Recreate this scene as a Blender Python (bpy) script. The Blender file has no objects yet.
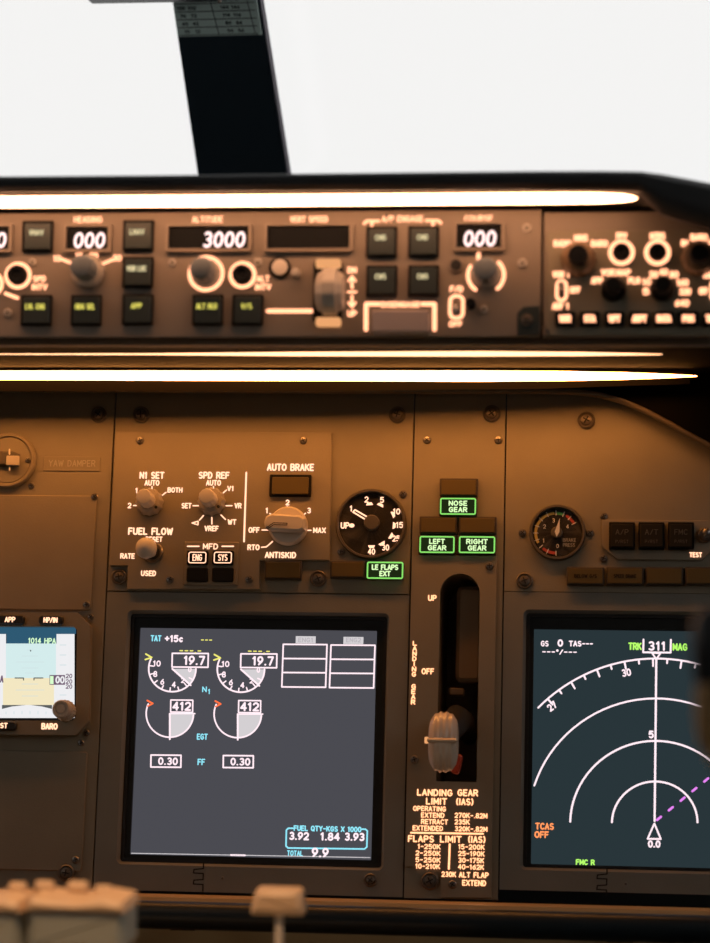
import bpy, math, random
from mathutils import Vector, Matrix
from mathutils.geometry import tessellate_polygon
random.seed(7)
SC = bpy.context.scene
COL = SC.collection
R = math.radians

# ------------------------------------------------------------------ camera
IW, IH, FPX = 710.0, 943.0, 2400.0
YAW, ROLL, CAM = R(6.5), R(0.33), Vector((0, 0, 1.2))
_r = Vector((math.cos(YAW), math.sin(YAW), 0)); _u = Vector((0, 0, 1)); CF = Vector((-math.sin(YAW), math.cos(YAW), 0))
CR = _r * math.cos(ROLL) + _u * math.sin(ROLL)
CU = _u * math.cos(ROLL) - _r * math.sin(ROLL)
cam_d = bpy.data.cameras.new('camera'); cam = bpy.data.objects.new('camera', cam_d); COL.objects.link(cam)
cam.matrix_world = Matrix(((CR.x, CU.x, -CF.x, CAM.x), (CR.y, CU.y, -CF.y, CAM.y), (CR.z, CU.z, -CF.z, CAM.z), (0, 0, 0, 1)))
cam_d.sensor_fit = 'HORIZONTAL'; cam_d.sensor_width = 36.0; cam_d.lens = FPX / IW * 36.0
cam_d.clip_start = 0.05; cam_d.clip_end = 200
cam_d.dof.use_dof = True; cam_d.dof.focus_distance = 1.65; cam_d.dof.aperture_fstop = 8.7
SC.camera = cam

# ------------------------------------------------------------------ sky, exposure
SKY = 1.11
world = bpy.data.worlds.new('overcast_sky'); SC.world = world; world.use_nodes = True
bg = world.node_tree.nodes['Background']
bg.inputs[0].default_value = (0.93, 0.915, 0.905, 1); bg.inputs[1].default_value = SKY
vs = SC.view_settings
vs.view_transform = 'Standard'; vs.look = 'None'; vs.gamma = 1.0; vs.use_curve_mapping = False; vs.exposure = 0.0
SC.cycles.use_denoising = True
SC.cycles.max_bounces = 8
LAMP = (1.0, 0.48, 0.24)          # warm lamp colour above the mode panel
LAMP2 = (1.0, 0.372, 0.085)        # deeper amber of the instrument panel lamps
L_UP, L_LOW, L_THIN = 13.0, 23.0, 3.2


def ray(px, py):
    return (CF + CR * ((px - IW / 2) / FPX) - CU * ((py - IH / 2) / FPX))


def pt(px, py, Y):
    d = ray(px, py)
    return CAM + d * ((Y - CAM.y) / d.y)


# ------------------------------------------------------------------ materials
MATS = {}


def mat(name, col, rough=0.5, metal=0.0, bump=0.0, bscale=900.0, var=0.0, spec=0.5, emit=None, es=1.0, trans=0.0, coat=0.0):
    m = bpy.data.materials.new(name); m.use_nodes = True
    nt = m.node_tree; b = nt.nodes['Principled BSDF']
    b.inputs['Base Color'].default_value = (*col, 1); b.inputs['Roughness'].default_value = rough
    b.inputs['Metallic'].default_value = metal; b.inputs['Specular IOR Level'].default_value = spec
    b.inputs['Transmission Weight'].default_value = trans; b.inputs['Coat Weight'].default_value = coat
    if emit:
        b.inputs['Emission Color'].default_value = (*emit, 1); b.inputs['Emission Strength'].default_value = es
    if bump or var:
        tc = nt.nodes.new('ShaderNodeTexCoord')
    if bump:
        n = nt.nodes.new('ShaderNodeTexNoise'); n.inputs['Scale'].default_value = bscale; n.inputs['Detail'].default_value = 3
        bp = nt.nodes.new('ShaderNodeBump'); bp.inputs['Strength'].default_value = bump; bp.inputs['Distance'].default_value = 0.0004
        nt.links.new(tc.outputs['Object'], n.inputs['Vector']); nt.links.new(n.outputs['Fac'], bp.inputs['Height'])
        nt.links.new(bp.outputs['Normal'], b.inputs['Normal'])
    if var:
        n2 = nt.nodes.new('ShaderNodeTexNoise'); n2.inputs['Scale'].default_value = 35; n2.inputs['Detail'].default_value = 5
        cr = nt.nodes.new('ShaderNodeValToRGB')
        cr.color_ramp.elements[0].position = 0.3; cr.color_ramp.elements[1].position = 0.7
        cr.color_ramp.elements[0].color = (*[c * (1 - var) for c in col], 1); cr.color_ramp.elements[1].color = (*[min(1, c * (1 + var)) for c in col], 1)
        nt.links.new(tc.outputs['Object'], n2.inputs['Vector']); nt.links.new(n2.outputs['Fac'], cr.inputs['Fac'])
        nt.links.new(cr.outputs['Color'], b.inputs['Base Color'])
    MATS[name] = m
    return m


def glow(name, col, s):
    m = bpy.data.materials.new(name); m.use_nodes = True
    nt = m.node_tree; nt.nodes.clear()
    e = nt.nodes.new('ShaderNodeEmission'); o = nt.nodes.new('ShaderNodeOutputMaterial')
    e.inputs[0].default_value = (*col, 1); e.inputs[1].default_value = s
    nt.links.new(e.outputs[0], o.inputs[0]); MATS[name] = m
    return m


PANEL = mat('panel_brown', (0.25, 0.21, 0.145), 0.55, bump=0.25, var=0.05)
PANEL2 = mat('module_brown', (0.26, 0.215, 0.15), 0.5, bump=0.25, var=0.05)
FRAME = mat('display_frame_brown', (0.21, 0.195, 0.16), 0.55, bump=0.25, var=0.05)
MCPM = mat('mode_panel_brown', (0.25, 0.20, 0.155), 0.5, bump=0.2, var=0.04)
DARK = mat('black_paint', (0.018, 0.017, 0.016), 0.45, bump=0.2)
GAP = mat('dark_backing', (0.012, 0.011, 0.010), 0.8)
HOOD = mat('hood_vinyl', (0.022, 0.021, 0.021), 0.6, bump=0.5, bscale=500)
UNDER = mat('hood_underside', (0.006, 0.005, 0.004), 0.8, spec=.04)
SHADE = mat('dull_black', (0.004, 0.0035, 0.003), 0.9, spec=0.02)
TRIM = mat('rubber_trim', (0.13, 0.10, 0.07), 0.3)
STEEL = mat('screw_steel', (0.28, 0.25, 0.22), 0.32, metal=0.9)
DSTEEL = mat('dark_fastener', (0.17, 0.14, 0.11), 0.42, metal=0.55)
KNOB = mat('knob_grey', (0.50, 0.44, 0.37), 0.45, var=0.04)
KNOBS = mat('knob_skirt', (0.36, 0.31, 0.25), 0.5)
KNOBW = mat('knob_cream', (0.66, 0.58, 0.49), 0.4, var=0.03)
KNOBB = mat('knob_blue_grey', (0.17, 0.19, 0.20), 0.45)
KNOBD = mat('knob_black', (0.010, 0.011, 0.012), 0.6, spec=.08)
BTN = mat('button_slate', (0.035, 0.046, 0.046), 0.4, spec=.3)
BTNF = mat('button_frame', (0.014, 0.012, 0.010), 0.6, spec=.08)
ANN = mat('annunciator_amber_off', (0.115, 0.082, 0.030), 0.35, spec=.3)
ANNF = mat('annunciator_frame', (0.06, 0.045, 0.03), 0.4)
ANNT = mat('annunciator_print', (0.022, 0.018, 0.012), 0.5, spec=.15)
BLACKG = mat('bezel_black', (0.016, 0.018, 0.018), 0.35)
GAUGE = mat('gauge_face', (0.03, 0.025, 0.02), 0.5)
RINGM = mat('gauge_ring', (0.10, 0.082, 0.062), 0.45)
WHITE = mat('print_white', (0.75, 0.72, 0.66), 0.5)
DIMW = mat('print_grey', (0.42, 0.38, 0.31), 0.5)
YEL = mat('print_yellow', (0.70, 0.50, 0.12), 0.5)
RED = mat('print_red', (0.55, 0.08, 0.05), 0.5)
GRN = mat('print_green', (0.12, 0.5, 0.16), 0.5)
REDP = mat('trigger_red', (0.6, 0.07, 0.03), 0.35)
CLEAR = mat('lever_knob_plastic', (0.80, 0.62, 0.45), 0.28, trans=0.1, coat=0.3)
WELL = mat('slot_wall', (0.24, 0.17, 0.10), 0.4)
POST = mat('post_black', (0.008, 0.020, 0.030), 0.6)
SEAL = mat('post_seal', (0.30, 0.27, 0.31), 0.5)
CARD = mat('card_green_grey', (0.62, 0.76, 0.70), 0.6)
CARDP = mat('card_print', (0.05, 0.07, 0.07), 0.6)
SHELL = mat('cabin_lining', (0.17, 0.185, 0.185), 0.8, bump=0.3, bscale=200)
CARPET = mat('cabin_carpet', (0.10, 0.10, 0.11), 0.95, bump=0.8, bscale=400)
LEVER = mat('lever_grey', (0.37, 0.39, 0.35), 0.5, var=0.04)
LEVERB = mat('lever_beige', (0.70, 0.49, 0.31), 0.45)
GOLD = mat('ledge_brown', (0.56, 0.37, 0.17), 0.35, bump=0.2)
RAILM = mat('rail_black', (0.012, 0.018, 0.022), 0.35)
MAUVE = mat('disengage_bar', (0.42, 0.34, 0.31), 0.4)
TAN = mat('wheel_grip_tan', (0.20, 0.115, 0.05), 0.5)
GRIPT = mat('horn_grip_orange', (0.55, 0.30, 0.11), 0.5)
LIT = glow('legend_lit', (1.0, 0.53, 0.33), 1.8)
LITM = glow('legend_lit_mode_panel', (1.0, 0.42, 0.22), 2.3)
LITG = glow('legend_lit_gear', (1.0, 0.43, 0.21), 2.2)
LITSOFT = glow('soft_glow', (1.0, 0.45, 0.18), 0.85)  # self-lit tone of the guard brackets and the gear lever glint
DIG = glow('digit_white', (1.0, 0.72, 0.68), 2.0)
YG = glow('button_legend', (0.62, 0.55, 0.10), 1.25)
YGW = glow('button_legend_pale', (0.80, 0.66, 0.36), 1.0)
STRIP = glow('lamp_upper', LAMP, L_UP)
STRIP2 = glow('lamp_lower', LAMP2, L_LOW)
STRIP3 = glow('reflection_thin', LAMP, L_THIN)
SBG = glow('screen_slate', (0.070, 0.070, 0.083), 1.0)
SBG2 = glow('screen_teal', (0.022, 0.036, 0.042), 1.0)
SW = glow('screen_white', (1.0, 0.80, 0.86), 1.15)
SGREY = glow('screen_grey_fill', (0.66, 0.63, 0.65), 1.0)
SCY = glow('screen_cyan', (0.28, 0.78, 0.92), 1.1)
SYE = glow('screen_yellow', (0.85, 0.80, 0.18), 1.1)
SGR = glow('screen_green', (0.45, 0.95, 0.14), 1.1)
SMA = glow('screen_magenta', (0.85, 0.25, 0.95), 1.0)
SOR = glow('screen_orange', (1.0, 0.30, 0.10), 1.2)
SRE = glow('screen_red', (1.0, 0.16, 0.05), 1.2)
AGR = glow('annunciator_green', (0.27, 0.80, 0.15), 1.0)
AGT = glow('annunciator_green_text', (0.70, 0.98, 0.48), 1.1)
AGB = glow('annunciator_green_ground', (0.013, 0.022, 0.006), 1.0)
ISKY = glow('standby_sky', (0.66, 0.84, 0.84), 1.0)
IGND = glow('standby_ground', (0.90, 0.80, 0.54), 1.0)
IHEAD = glow('standby_header', (0.028, 0.10, 0.17), 1.0)
ITAPE = glow('standby_tape', (0.86, 0.86, 0.88), 1.0)
ITXT = glow('standby_text', (0.70, 1.0, 0.62), 1.0)
IBOX = glow('standby_readout', (0.17, 0.11, 0.17), 1.0)
IDRK = glow('standby_dark', (0.10, 0.11, 0.11), 1.0)
IFNT = glow('standby_faint', (0.62, 0.74, 0.76), 1.0)

# window glass: clear with a weak mirror reflection
GLASS = bpy.data.materials.new('windscreen_glass'); GLASS.use_nodes = True
_nt = GLASS.node_tree; _nt.nodes.clear()
_o = _nt.nodes.new('ShaderNodeOutputMaterial'); _mx = _nt.nodes.new('ShaderNodeMixShader'); _tr = _nt.nodes.new('ShaderNodeBsdfTransparent'); _gl = _nt.nodes.new('ShaderNodeBsdfGlossy')
_tr.inputs[0].default_value = (0.975, 0.98, 0.98, 1); _gl.inputs['Roughness'].default_value = 0.02; _mx.inputs[0].default_value = 0.04
_nt.links.new(_tr.outputs[0], _mx.inputs[1]); _nt.links.new(_gl.outputs[0], _mx.inputs[2]); _nt.links.new(_mx.outputs[0], _o.inputs[0])

# ------------------------------------------------------------------ mesh builder
class B:
    def __init__(s):
        s.v, s.f, s.mi, s.m = [], [], [], 0

    def add(s, vs, fs):
        o = len(s.v); s.v += [tuple(p) for p in vs]
        for f in fs:
            s.f.append([i + o for i in f]); s.mi.append(s.m)
        return s

    def use(s, i):
        s.m = i; return s

    def prism(s, out, z0, z1, bev=0.0, back=True):
        n = len(out)
        rings = [[(x, y, z0) for x, y in out]]
        if bev > 0:
            rings.append([(x, y, z1 - bev) for x, y in out]); rings.append([(x, y, z1) for x, y in inset(out, bev)])
        else:
            rings.append([(x, y, z1) for x, y in out])
        vs = sum(rings, []); fs = []
        for k in range(len(rings) - 1):
            for i in range(n):
                j = (i + 1) % n
                fs.append([k * n + i, k * n + j, (k + 1) * n + j, (k + 1) * n + i])
        fs.append([(len(rings) - 1) * n + i for i in range(n)])
        if back: fs.append([i for i in range(n)][::-1])
        return s.add(vs, fs)

    def plate(s, out, holes, z0, z1, bev=0.0):
        loops = [out] + holes
        flat = [p for l in loops for p in l]
        tris = tessellate_polygon([[Vector((x, y, 0)) for x, y in l] for l in loops])
        fs = []
        for t in tris:
            a, b, c = [flat[i] for i in t]
            ar = (b[0] - a[0]) * (c[1] - a[1]) - (b[1] - a[1]) * (c[0] - a[0])
            fs.append(list(t) if ar > 0 else list(t)[::-1])
        s.add([(x, y, z1) for x, y in flat], fs)
        s.add([(x, y, z0) for x, y in flat], [f[::-1] for f in fs])
        for h, l in enumerate(loops):
            n = len(l); l2 = l if (area(l) > 0) == (h == 0) else l[::-1]
            s.add([(x, y, z0) for x, y in l2] + [(x, y, z1) for x, y in l2], [[i, (i + 1) % n, n + (i + 1) % n, n + i] for i in range(n)])
        return s

    def ring(s, out, inn, z0, z1):
        n = len(out)
        for za, zb_ in ((z0, z0), (z1, z1)):
            q = [[i, (i + 1) % n, n + (i + 1) % n, n + i] for i in range(n)]
            s.add([(x, y, za) for x, y in out] + [(x, y, zb_) for x, y in inn], q if za == z1 else [f[::-1] for f in q])
        s.add([(x, y, z0) for x, y in out] + [(x, y, z1) for x, y in out], [[i, (i + 1) % n, n + (i + 1) % n, n + i] for i in range(n)])
        s.add([(x, y, z0) for x, y in inn] + [(x, y, z1) for x, y in inn], [[i, (i + 1) % n, n + (i + 1) % n, n + i][::-1] for i in range(n)])
        return s

    def lathe(s, prof, n=28, rib=0, ribd=0.0, c=(0, 0)):
        vs, fs = [], []
        for r, z in prof:
            for i in range(n):
                a = 2 * math.pi * i / n
                rr = r * (1 - (ribd if rib and (i * rib * 2 // n) % 2 else 0))
                vs.append((c[0] + rr * math.cos(a), c[1] + rr * math.sin(a), z))
        for k in range(len(prof) - 1):
            for i in range(n):
                j = (i + 1) % n
                fs.append([k * n + i, k * n + j, (k + 1) * n + j, (k + 1) * n + i])
        fs.append([(len(prof) - 1) * n + i for i in range(n)]); fs.append(list(range(n))[::-1])
        return s.add(vs, fs)

    def tube(s, path, rad, n=12, sq=1.0):
        P = [Vector(p) for p in path]; rad = rad if isinstance(rad, (list, tuple)) else [rad] * len(P)
        vs, fs = [], []; ref = Vector((0.13, 0.31, 0.94))
        for k, p in enumerate(P):
            t = (P[min(k + 1, len(P) - 1)] - P[max(k - 1, 0)]).normalized()
            a = (ref - t * ref.dot(t)).normalized(); b = t.cross(a); ref = a
            for i in range(n):
                q = 2 * math.pi * i / n
                vs.append(p + (a * math.cos(q) * sq + b * math.sin(q)) * rad[k])
        for k in range(len(P) - 1):
            for i in range(n):
                j = (i + 1) % n; fs.append([k * n + i, k * n + j, (k + 1) * n + j, (k + 1) * n + i])
        fs.append(list(range(n))[::-1]); fs.append([(len(P) - 1) * n + i for i in range(n)])
        return s.add(vs, fs)

    def stroke(s, pts, w, z=0.0, cap=True, h=0.0):
        h2 = w / 2
        for (x0, y0), (x1, y1) in zip(pts, pts[1:]):
            L = math.hypot(x1 - x0, y1 - y0)
            if L < 1e-9: continue
            nx, ny = -(y1 - y0) / L * h2, (x1 - x0) / L * h2
            s.add([(x0 - nx, y0 - ny, z), (x1 - nx, y1 - ny, z), (x1 + nx, y1 + ny, z), (x0 + nx, y0 + ny, z)], [[0, 1, 2, 3]])
        for i, (x, y) in enumerate(pts if cap else pts[1:-1]):
            s.add([(x + h2 * math.cos(q * math.pi / 4), y + h2 * math.sin(q * math.pi / 4), z + w * 1e-3 * (1 + i % 5)) for q in range(8)], [list(range(8))])
        return s

    def poly(s, pts, z=0.0):
        if area(pts) < 0: pts = pts[::-1]
        return s.add([(x, y, z) for x, y in pts], [list(range(len(pts)))])

    def text(s, t, h, cx=0, cy=0, w=None, st=0.17, slant=0.0, z=0.0, gap=1.9):
        sw = st * h; u = (h - sw * .8) / 6.0; x = 0; items = []
        for ch in t:
            g, adv = GL.get(ch, ('', 3)); items.append((g, x)); x += adv + gap
        tot = max(x - gap, 0.1); kx = ((w - sw * .8) / tot) if w else u * 0.95
        for g, x0 in items:
            for pl in g.split('|'):
                P = [tuple(map(float, q.split(','))) for q in pl.split()]
                if P:
                    P = [(cx + (x0 + a - tot / 2) * kx + slant * (b - 3) * u, cy + (b - 3) * u) for a, b in P]
                    s.stroke(P, st * h, z)
        return s

    def mesh(s, name, *mats, angle=35):
        me = bpy.data.meshes.new(name); me.from_pydata(s.v, [], s.f)
        for m in mats: me.materials.append(m)
        if len(mats) > 1: me.polygons.foreach_set('material_index', s.mi)
        me.polygons.foreach_set('use_smooth', [True] * len(me.polygons)); me.update()
        me.set_sharp_from_angle(angle=R(angle))
        return me


def area(l):
    return sum(l[i][0] * l[(i + 1) % len(l)][1] - l[(i + 1) % len(l)][0] * l[i][1] for i in range(len(l))) / 2


def inset(out, d):
    n = len(out); sg = 1 if area(out) > 0 else -1; res = []
    for i in range(n):
        a, b, c = out[i - 1], out[i], out[(i + 1) % n]
        e1 = Vector((b[0] - a[0], b[1] - a[1])); e2 = Vector((c[0] - b[0], c[1] - b[1]))
        if e1.length < 1e-9: e1 = e2
        if e2.length < 1e-9: e2 = e1
        n1 = Vector((-e1.y, e1.x)).normalized() * sg; n2 = Vector((-e2.y, e2.x)).normalized() * sg
        m = n1 + n2; L = m.length_squared
        m = m * (2 / L) if L > 0.2 else n1
        res.append((b[0] + m.x * d, b[1] + m.y * d))
    return res


def rrect(w, h, r=0.0, n=4, cx=0, cy=0):
    if r <= 0: return [(cx - w / 2, cy - h / 2), (cx + w / 2, cy - h / 2), (cx + w / 2, cy + h / 2), (cx - w / 2, cy + h / 2)]
    o = []
    for qx, qy, a0 in ((1, -1, -90), (1, 1, 0), (-1, 1, 90), (-1, -1, 180)):
        for i in range(n + 1):
            a = R(a0 + 90 * i / n); o.append((cx + qx * (w / 2 - r) + r * math.cos(a), cy + qy * (h / 2 - r) + r * math.sin(a)))
    return o


def arc(cx, cy, r, a0, a1, n=24, ry=None):
    ry = ry or r
    return [(cx + r * math.cos(R(a0 + (a1 - a0) * i / n)), cy + ry * math.sin(R(a0 + (a1 - a0) * i / n))) for i in range(n + 1)]


def el(cx, cy, rx, ry, a0, a1, n=10):
    return ' '.join('%.3f,%.3f' % (cx + rx * math.cos(R(a0 + (a1 - a0) * i / n)), cy + ry * math.sin(R(a0 + (a1 - a0) * i / n))) for i in range(n + 1))


# stroke lettering: cap height 6 units, (polylines, advance)
GL = {
    'A': ('0,0 2,6 4,0|.75,2 3.25,2', 4), 'B': ('0,0 0,6 2.4,6 ' + el(2.4, 4.6, 1.3, 1.4, 90, -90, 6) + ' 0,3.2|2.4,3.2 ' + el(2.5, 1.6, 1.5, 1.6, 90, -90, 6) + ' 0,0', 4),
    'C': (el(2.3, 3, 2.2, 3, 45, 315, 14), 4), 'D': ('0,0 0,6 1.6,6 ' + el(1.6, 3, 2.3, 3, 90, -90, 10) + ' 0,0', 4),
    'E': ('3.4,6 0,6 0,0 3.4,0|0,3.1 2.9,3.1', 3.5), 'F': ('3.4,6 0,6 0,0|0,3.1 2.9,3.1', 3.4), 'G': (el(2.3, 3, 2.2, 3, 45, 330, 14) + ' 4.2,2.8 2.6,2.8', 4.3),
    'H': ('0,0 0,6|4,0 4,6|0,3.1 4,3.1', 4), 'I': ('.3,0 .3,6', .6), 'J': ('3,6 3,1.5 ' + el(1.5, 1.5, 1.5, 1.5, 0, -180, 6), 3), 'K': ('0,0 0,6|3.8,6 0,2.4|1.3,3.6 4,0', 4),
    'L': ('0,6 0,0 3.2,0', 3.3), 'M': ('0,0 0,6 2.2,1.5 4.4,6 4.4,0', 4.4), 'N': ('0,0 0,6 4,0 4,6', 4), 'O': (el(2.2, 3, 2.2, 3, 0, 360, 18), 4.4),
    'P': ('0,0 0,6 2.3,6 ' + el(2.3, 4.4, 1.5, 1.6, 90, -90, 7) + ' 0,2.8', 3.8), 'Q': (el(2.2, 3, 2.2, 3, 0, 360, 18) + '|2.8,1.4 4.3,-.2', 4.4),
    'R': ('0,0 0,6 2.3,6 ' + el(2.3, 4.5, 1.5, 1.5, 90, -90, 7) + ' 0,3|2,3 3.9,0', 3.9),
    'S': (el(1.9, 4.5, 1.7, 1.5, 40, 270, 9) + ' ' + el(1.9, 1.5, 1.8, 1.5, 90, -140, 9), 3.8), 'T': ('0,6 4,6|2,6 2,0', 4), 'U': ('0,6 0,2 ' + el(2, 2, 2, 2, 180, 360, 8) + ' 4,6', 4),
    'V': ('0,6 2,0 4,6', 4), 'W': ('0,6 1.3,0 2.7,5 4.1,0 5.4,6', 5.4), 'X': ('0,0 4,6|0,6 4,0', 4), 'Y': ('0,6 2,3 4,6|2,3 2,0', 4), 'Z': ('0,6 4,6 0,0 4,0', 4),
    '0': (el(1.9, 3, 1.9, 3, 0, 360, 16), 3.8), '1': ('.3,4.8 1.5,6 1.5,0', 2.2), '2': (el(1.9, 4.2, 1.8, 1.8, 160, -40, 9) + ' 0,0 3.8,0', 3.8),
    '3': (el(1.9, 4.5, 1.6, 1.5, 140, -90, 8) + ' ' + el(1.9, 1.55, 1.8, 1.55, 90, -140, 9), 3.8), '4': ('2.8,0 2.8,6 0,1.8 3.8,1.8', 3.8),
    '5': ('3.4,6 .5,6 .2,3.3 ' + el(1.8, 2, 1.9, 2, 110, -140, 9), 3.8), '6': ('3,5.8 .6,3.4 ' + el(1.9, 1.9, 1.8, 1.9, 140, -220, 12), 3.8), '7': ('0,6 3.8,6 1.4,0', 3.8),
    '8': (el(1.9, 4.55, 1.5, 1.45, 0, 360, 12) + '|' + el(1.9, 1.55, 1.9, 1.55, 0, 360, 12), 3.8), '9': ('.8,.2 3.2,2.6 ' + el(1.9, 4.1, 1.8, 1.9, -40, 320, 12), 3.8),
    '-': ('.3,3 3,3', 3.3), '.': ('.3,.1 .5,.1', .8), '/': ('0,0 3,6', 3), '+': ('0,3 3.6,3|1.8,1.2 1.8,4.8', 3.6), '(': (el(2, 3, 1.7, 3.6, 115, 245, 7), 1.6), ')': (el(-.4, 3, 1.7, 3.6, -65, 65, 7), 1.6),
    '*': (el(1, 5, .8, .9, 0, 360, 8), 2), ' ': ('', 2.2), 'c': (el(1.7, 1.9, 1.5, 1.9, 45, 315, 8), 3.2), '<': ('3.6,0.4 0,3 3.6,5.6 3.6,0.4', 3.6), '>': ('0,.6 3.4,3 0,5.4', 3.6),
}


# ------------------------------------------------------------------ frames and things
class Frame:
    def __init__(s, O, tilt):
        s.O = Vector(O); s.U = Vector((1, 0, 0)); s.V = Vector((0, math.sin(tilt), math.cos(tilt))); s.N = Vector((0, -math.cos(tilt), math.sin(tilt)))

    def uv(s, px, py, z=0.0):
        d = ray(px, py); o = s.O + s.N * z
        q = CAM + d * ((o - CAM).dot(s.N) / d.dot(s.N)) - o
        return Vector((q.dot(s.U), q.dot(s.V), z))

    def mat(s, loc):
        p = s.O + s.U * loc[0] + s.V * loc[1] + s.N * loc[2]
        return Matrix(((s.U.x, s.V.x, s.N.x, p.x), (s.U.y, s.V.y, s.N.y, p.y), (s.U.z, s.V.z, s.N.z, p.z), (0, 0, 0, 1)))


MIP = Frame(CAM + CF * 1.65, R(11.0))
MCP = Frame(pt(300, 275, 1.365), R(6.0))


def depth(Y):
    return Frame((0, Y, CAM.z), 0)


LOC = {}


class Thing:
    def __init__(s, fr, name, label, cat, px, py, z=0.0, group=None, kind=None):
        s.fr = fr; s.o0 = fr.uv(px, py, z)
        e = bpy.data.objects.new(name, None); COL.objects.link(e); e.empty_display_size = 0.02
        e.matrix_world = fr.mat(s.o0); e['label'] = label
        if cat: e['category'] = cat
        if group: e['group'] = group
        if kind: e['kind'] = kind
        s.e = e; s.k = (fr.uv(px + 1, py) - fr.uv(px, py)).length; s.cache = {}

    def xy(s, px, py, z=0.0):
        q = s.fr.uv(px, py, s.o0.z + z) - s.o0
        return (q.x, q.y)

    def put(s, name, me, px, py, z=0.0, parent=None, rz=0.0, ref=None, label=None):
        """mesh whose origin stands at pixel (px,py) on the face, lifted z; ref = height that pixel was read at"""
        o = bpy.data.objects.new(name, me); COL.objects.link(o)
        q = s.fr.uv(px, py, s.o0.z + (z if ref is None else ref)) - s.o0; q.z = z
        return s._link(o, q, parent, rz, label)

    def _link(s, o, q, parent, rz=0.0, label=None):
        base = LOC[parent.name] if parent else Vector((0, 0, 0))
        o.parent = parent or s.e; o.location = q - base; o.rotation_euler = (0, 0, rz); LOC[o.name] = q
        if label: o['label'] = label
        return o

    def dims(s, x0, y0, x1, y1, z):
        yc, xc = (y0 + y1) / 2, (x0 + x1) / 2
        a, b, c, d = s.xy(x0, yc, z), s.xy(x1, yc, z), s.xy(xc, y1, z), s.xy(xc, y0, z)
        return b[0] - a[0], d[1] - c[1], (a[0] + b[0]) / 2, (c[1] + d[1]) / 2

    def rect(s, name, x0, y0, x1, y1, z0, z1, m, r=0.0, bev=0.0, parent=None, label=None):
        w, h, cx, cy = s.dims(x0, y0, x1, y1, z1)
        me = B().prism(rrect(w, h, r * s.k), 0, z1 - z0, bev * s.k).mesh(name, m)
        o = bpy.data.objects.new(name, me); COL.objects.link(o)
        return s._link(o, Vector((cx, cy, z0)), parent, 0, label)

    def text(s, t, px, py, h, m=None, w=None, st=0.2, z=0.0004, name='legend', parent=None, slant=0.0, rz=0.0):
        m = m or LIT
        me = B().text(t, h * s.k, w=w * s.k if w else None, st=st, slant=slant).mesh(name, m)
        return s.put(name, me, px, py, z, parent, rz)

    def line(s, pts, w, m, z=0.0004, name='legend_line', parent=None, close=False):
        P = [s.xy(x, y, z) for x, y in pts]
        if close: P.append(P[0])
        c = P[0]; P = [(x - c[0], y - c[1]) for x, y in P]
        me = B().stroke(P, w * s.k).mesh(name, m)
        o = bpy.data.objects.new(name, me); COL.objects.link(o)
        return s._link(o, Vector((c[0], c[1], z)), parent)

    def fill(s, pts, m, z=0.0004, name='symbol', parent=None):
        P = [s.xy(x, y, z) for x, y in pts]; c = P[0]
        me = B().poly([(x - c[0], y - c[1]) for x, y in P]).mesh(name, m)
        o = bpy.data.objects.new(name, me); COL.objects.link(o)
        return s._link(o, Vector((c[0], c[1], z)), parent)

    def screw(s, px, py, r, z=0.0, big=False, m=None, name='screw'):
        r *= s.k
        key = ('screw', round(r, 5), big)
        if key not in MESH:
            b = B()
            if big:
                b.lathe([(r, 0), (r, r * .22), (r * .86, r * .34), (r * .70, r * .20), (r * .60, r * .24), (r * .52, r * .46), (r * .2, r * .56), (.0001, r * .57)], 24)
            else:
                b.lathe([(r, 0), (r, r * .2), (r * .8, r * .42), (r * .3, r * .52), (.0001, r * .53)], 18)
            b.use(1); t = r * (.14 if big else .2); L = r * (.42 if big else .62); zt = r * (.60 if big else .56)
            b.stroke([(-L, 0), (L, 0)], t, zt, False).stroke([(0, -L), (0, L)], t, zt * 1.01, False)
            MESH[key] = b.mesh('screw', DSTEEL if big else (m or STEEL), GAP)
        return s.put(name, MESH[key], px, py, z, rz=random.uniform(0, 1.5))


MESH = {}


def structure(name, me, label=None, m=None):
    o = bpy.data.objects.new(name, me); COL.objects.link(o); o['kind'] = 'structure'
    if label: o['label'] = label
    return o


# ------------------------------------------------------------------ cabin shell
XL, XR, YB, ZC = -1.15, 0.62, -0.75, 1.86


def side_wall(name, x, wins, label):
    out = [(YB, 0), (2.02, 0), (2.02, 1.40), (1.60, ZC), (YB, ZC)]
    b = B().plate(out, wins, -0.02, 0.02)
    b.v = [(x + z, a, c) for a, c, z in b.v]
    return structure(name, b.mesh(name, SHELL), label)


SW1 = [(0.75, 1.34), (1.66, 1.34), (1.48, 1.70), (0.75, 1.74)]
SW2 = [(0.05, 1.36), (0.66, 1.34), (0.66, 1.74), (0.05, 1.74)]
side_wall('wall_left', XL, [SW1, SW2], 'grey lined cabin side wall with two window openings')
side_wall('wall_right', XR, [SW1, SW2], 'grey lined cabin side wall with two window openings')
structure('floor', B().plate([(XL, YB), (XR, YB), (XR, 2.0), (XL, 2.0)], [], -0.04, 0).mesh('floor', CARPET), 'dark carpeted cabin floor')
structure('ceiling', B().plate([(XL, YB), (XR, YB), (XR, 1.58), (XL, 1.58)], [], ZC, ZC + 0.03).mesh('ceiling', SHELL), 'pale lined cabin ceiling')
_b = B().plate([(XL, 0), (XR, 0), (XR, ZC), (XL, ZC)], [], -0.02, 0.02); _b.v = [(a, YB - z, c) for a, c, z in _b.v]
structure('wall_rear', _b.mesh('wall_rear', SHELL), 'grey lined wall behind the seats')
_b = B().plate([(XL + .03, 0), (XR - .03, 0), (XR - .03, 1.40), (XL + .03, 1.40)], [], -0.02, 0.02); _b.v = [(a, 2.03 - z, c) for a, c, z in _b.v]
structure('wall_front', _b.mesh('wall_front', GAP), 'dark bulkhead behind the instrument panels')


def wy(z):     # slope of the windscreen
    return 1.95 - (z - 1.44) * 0.9


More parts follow.
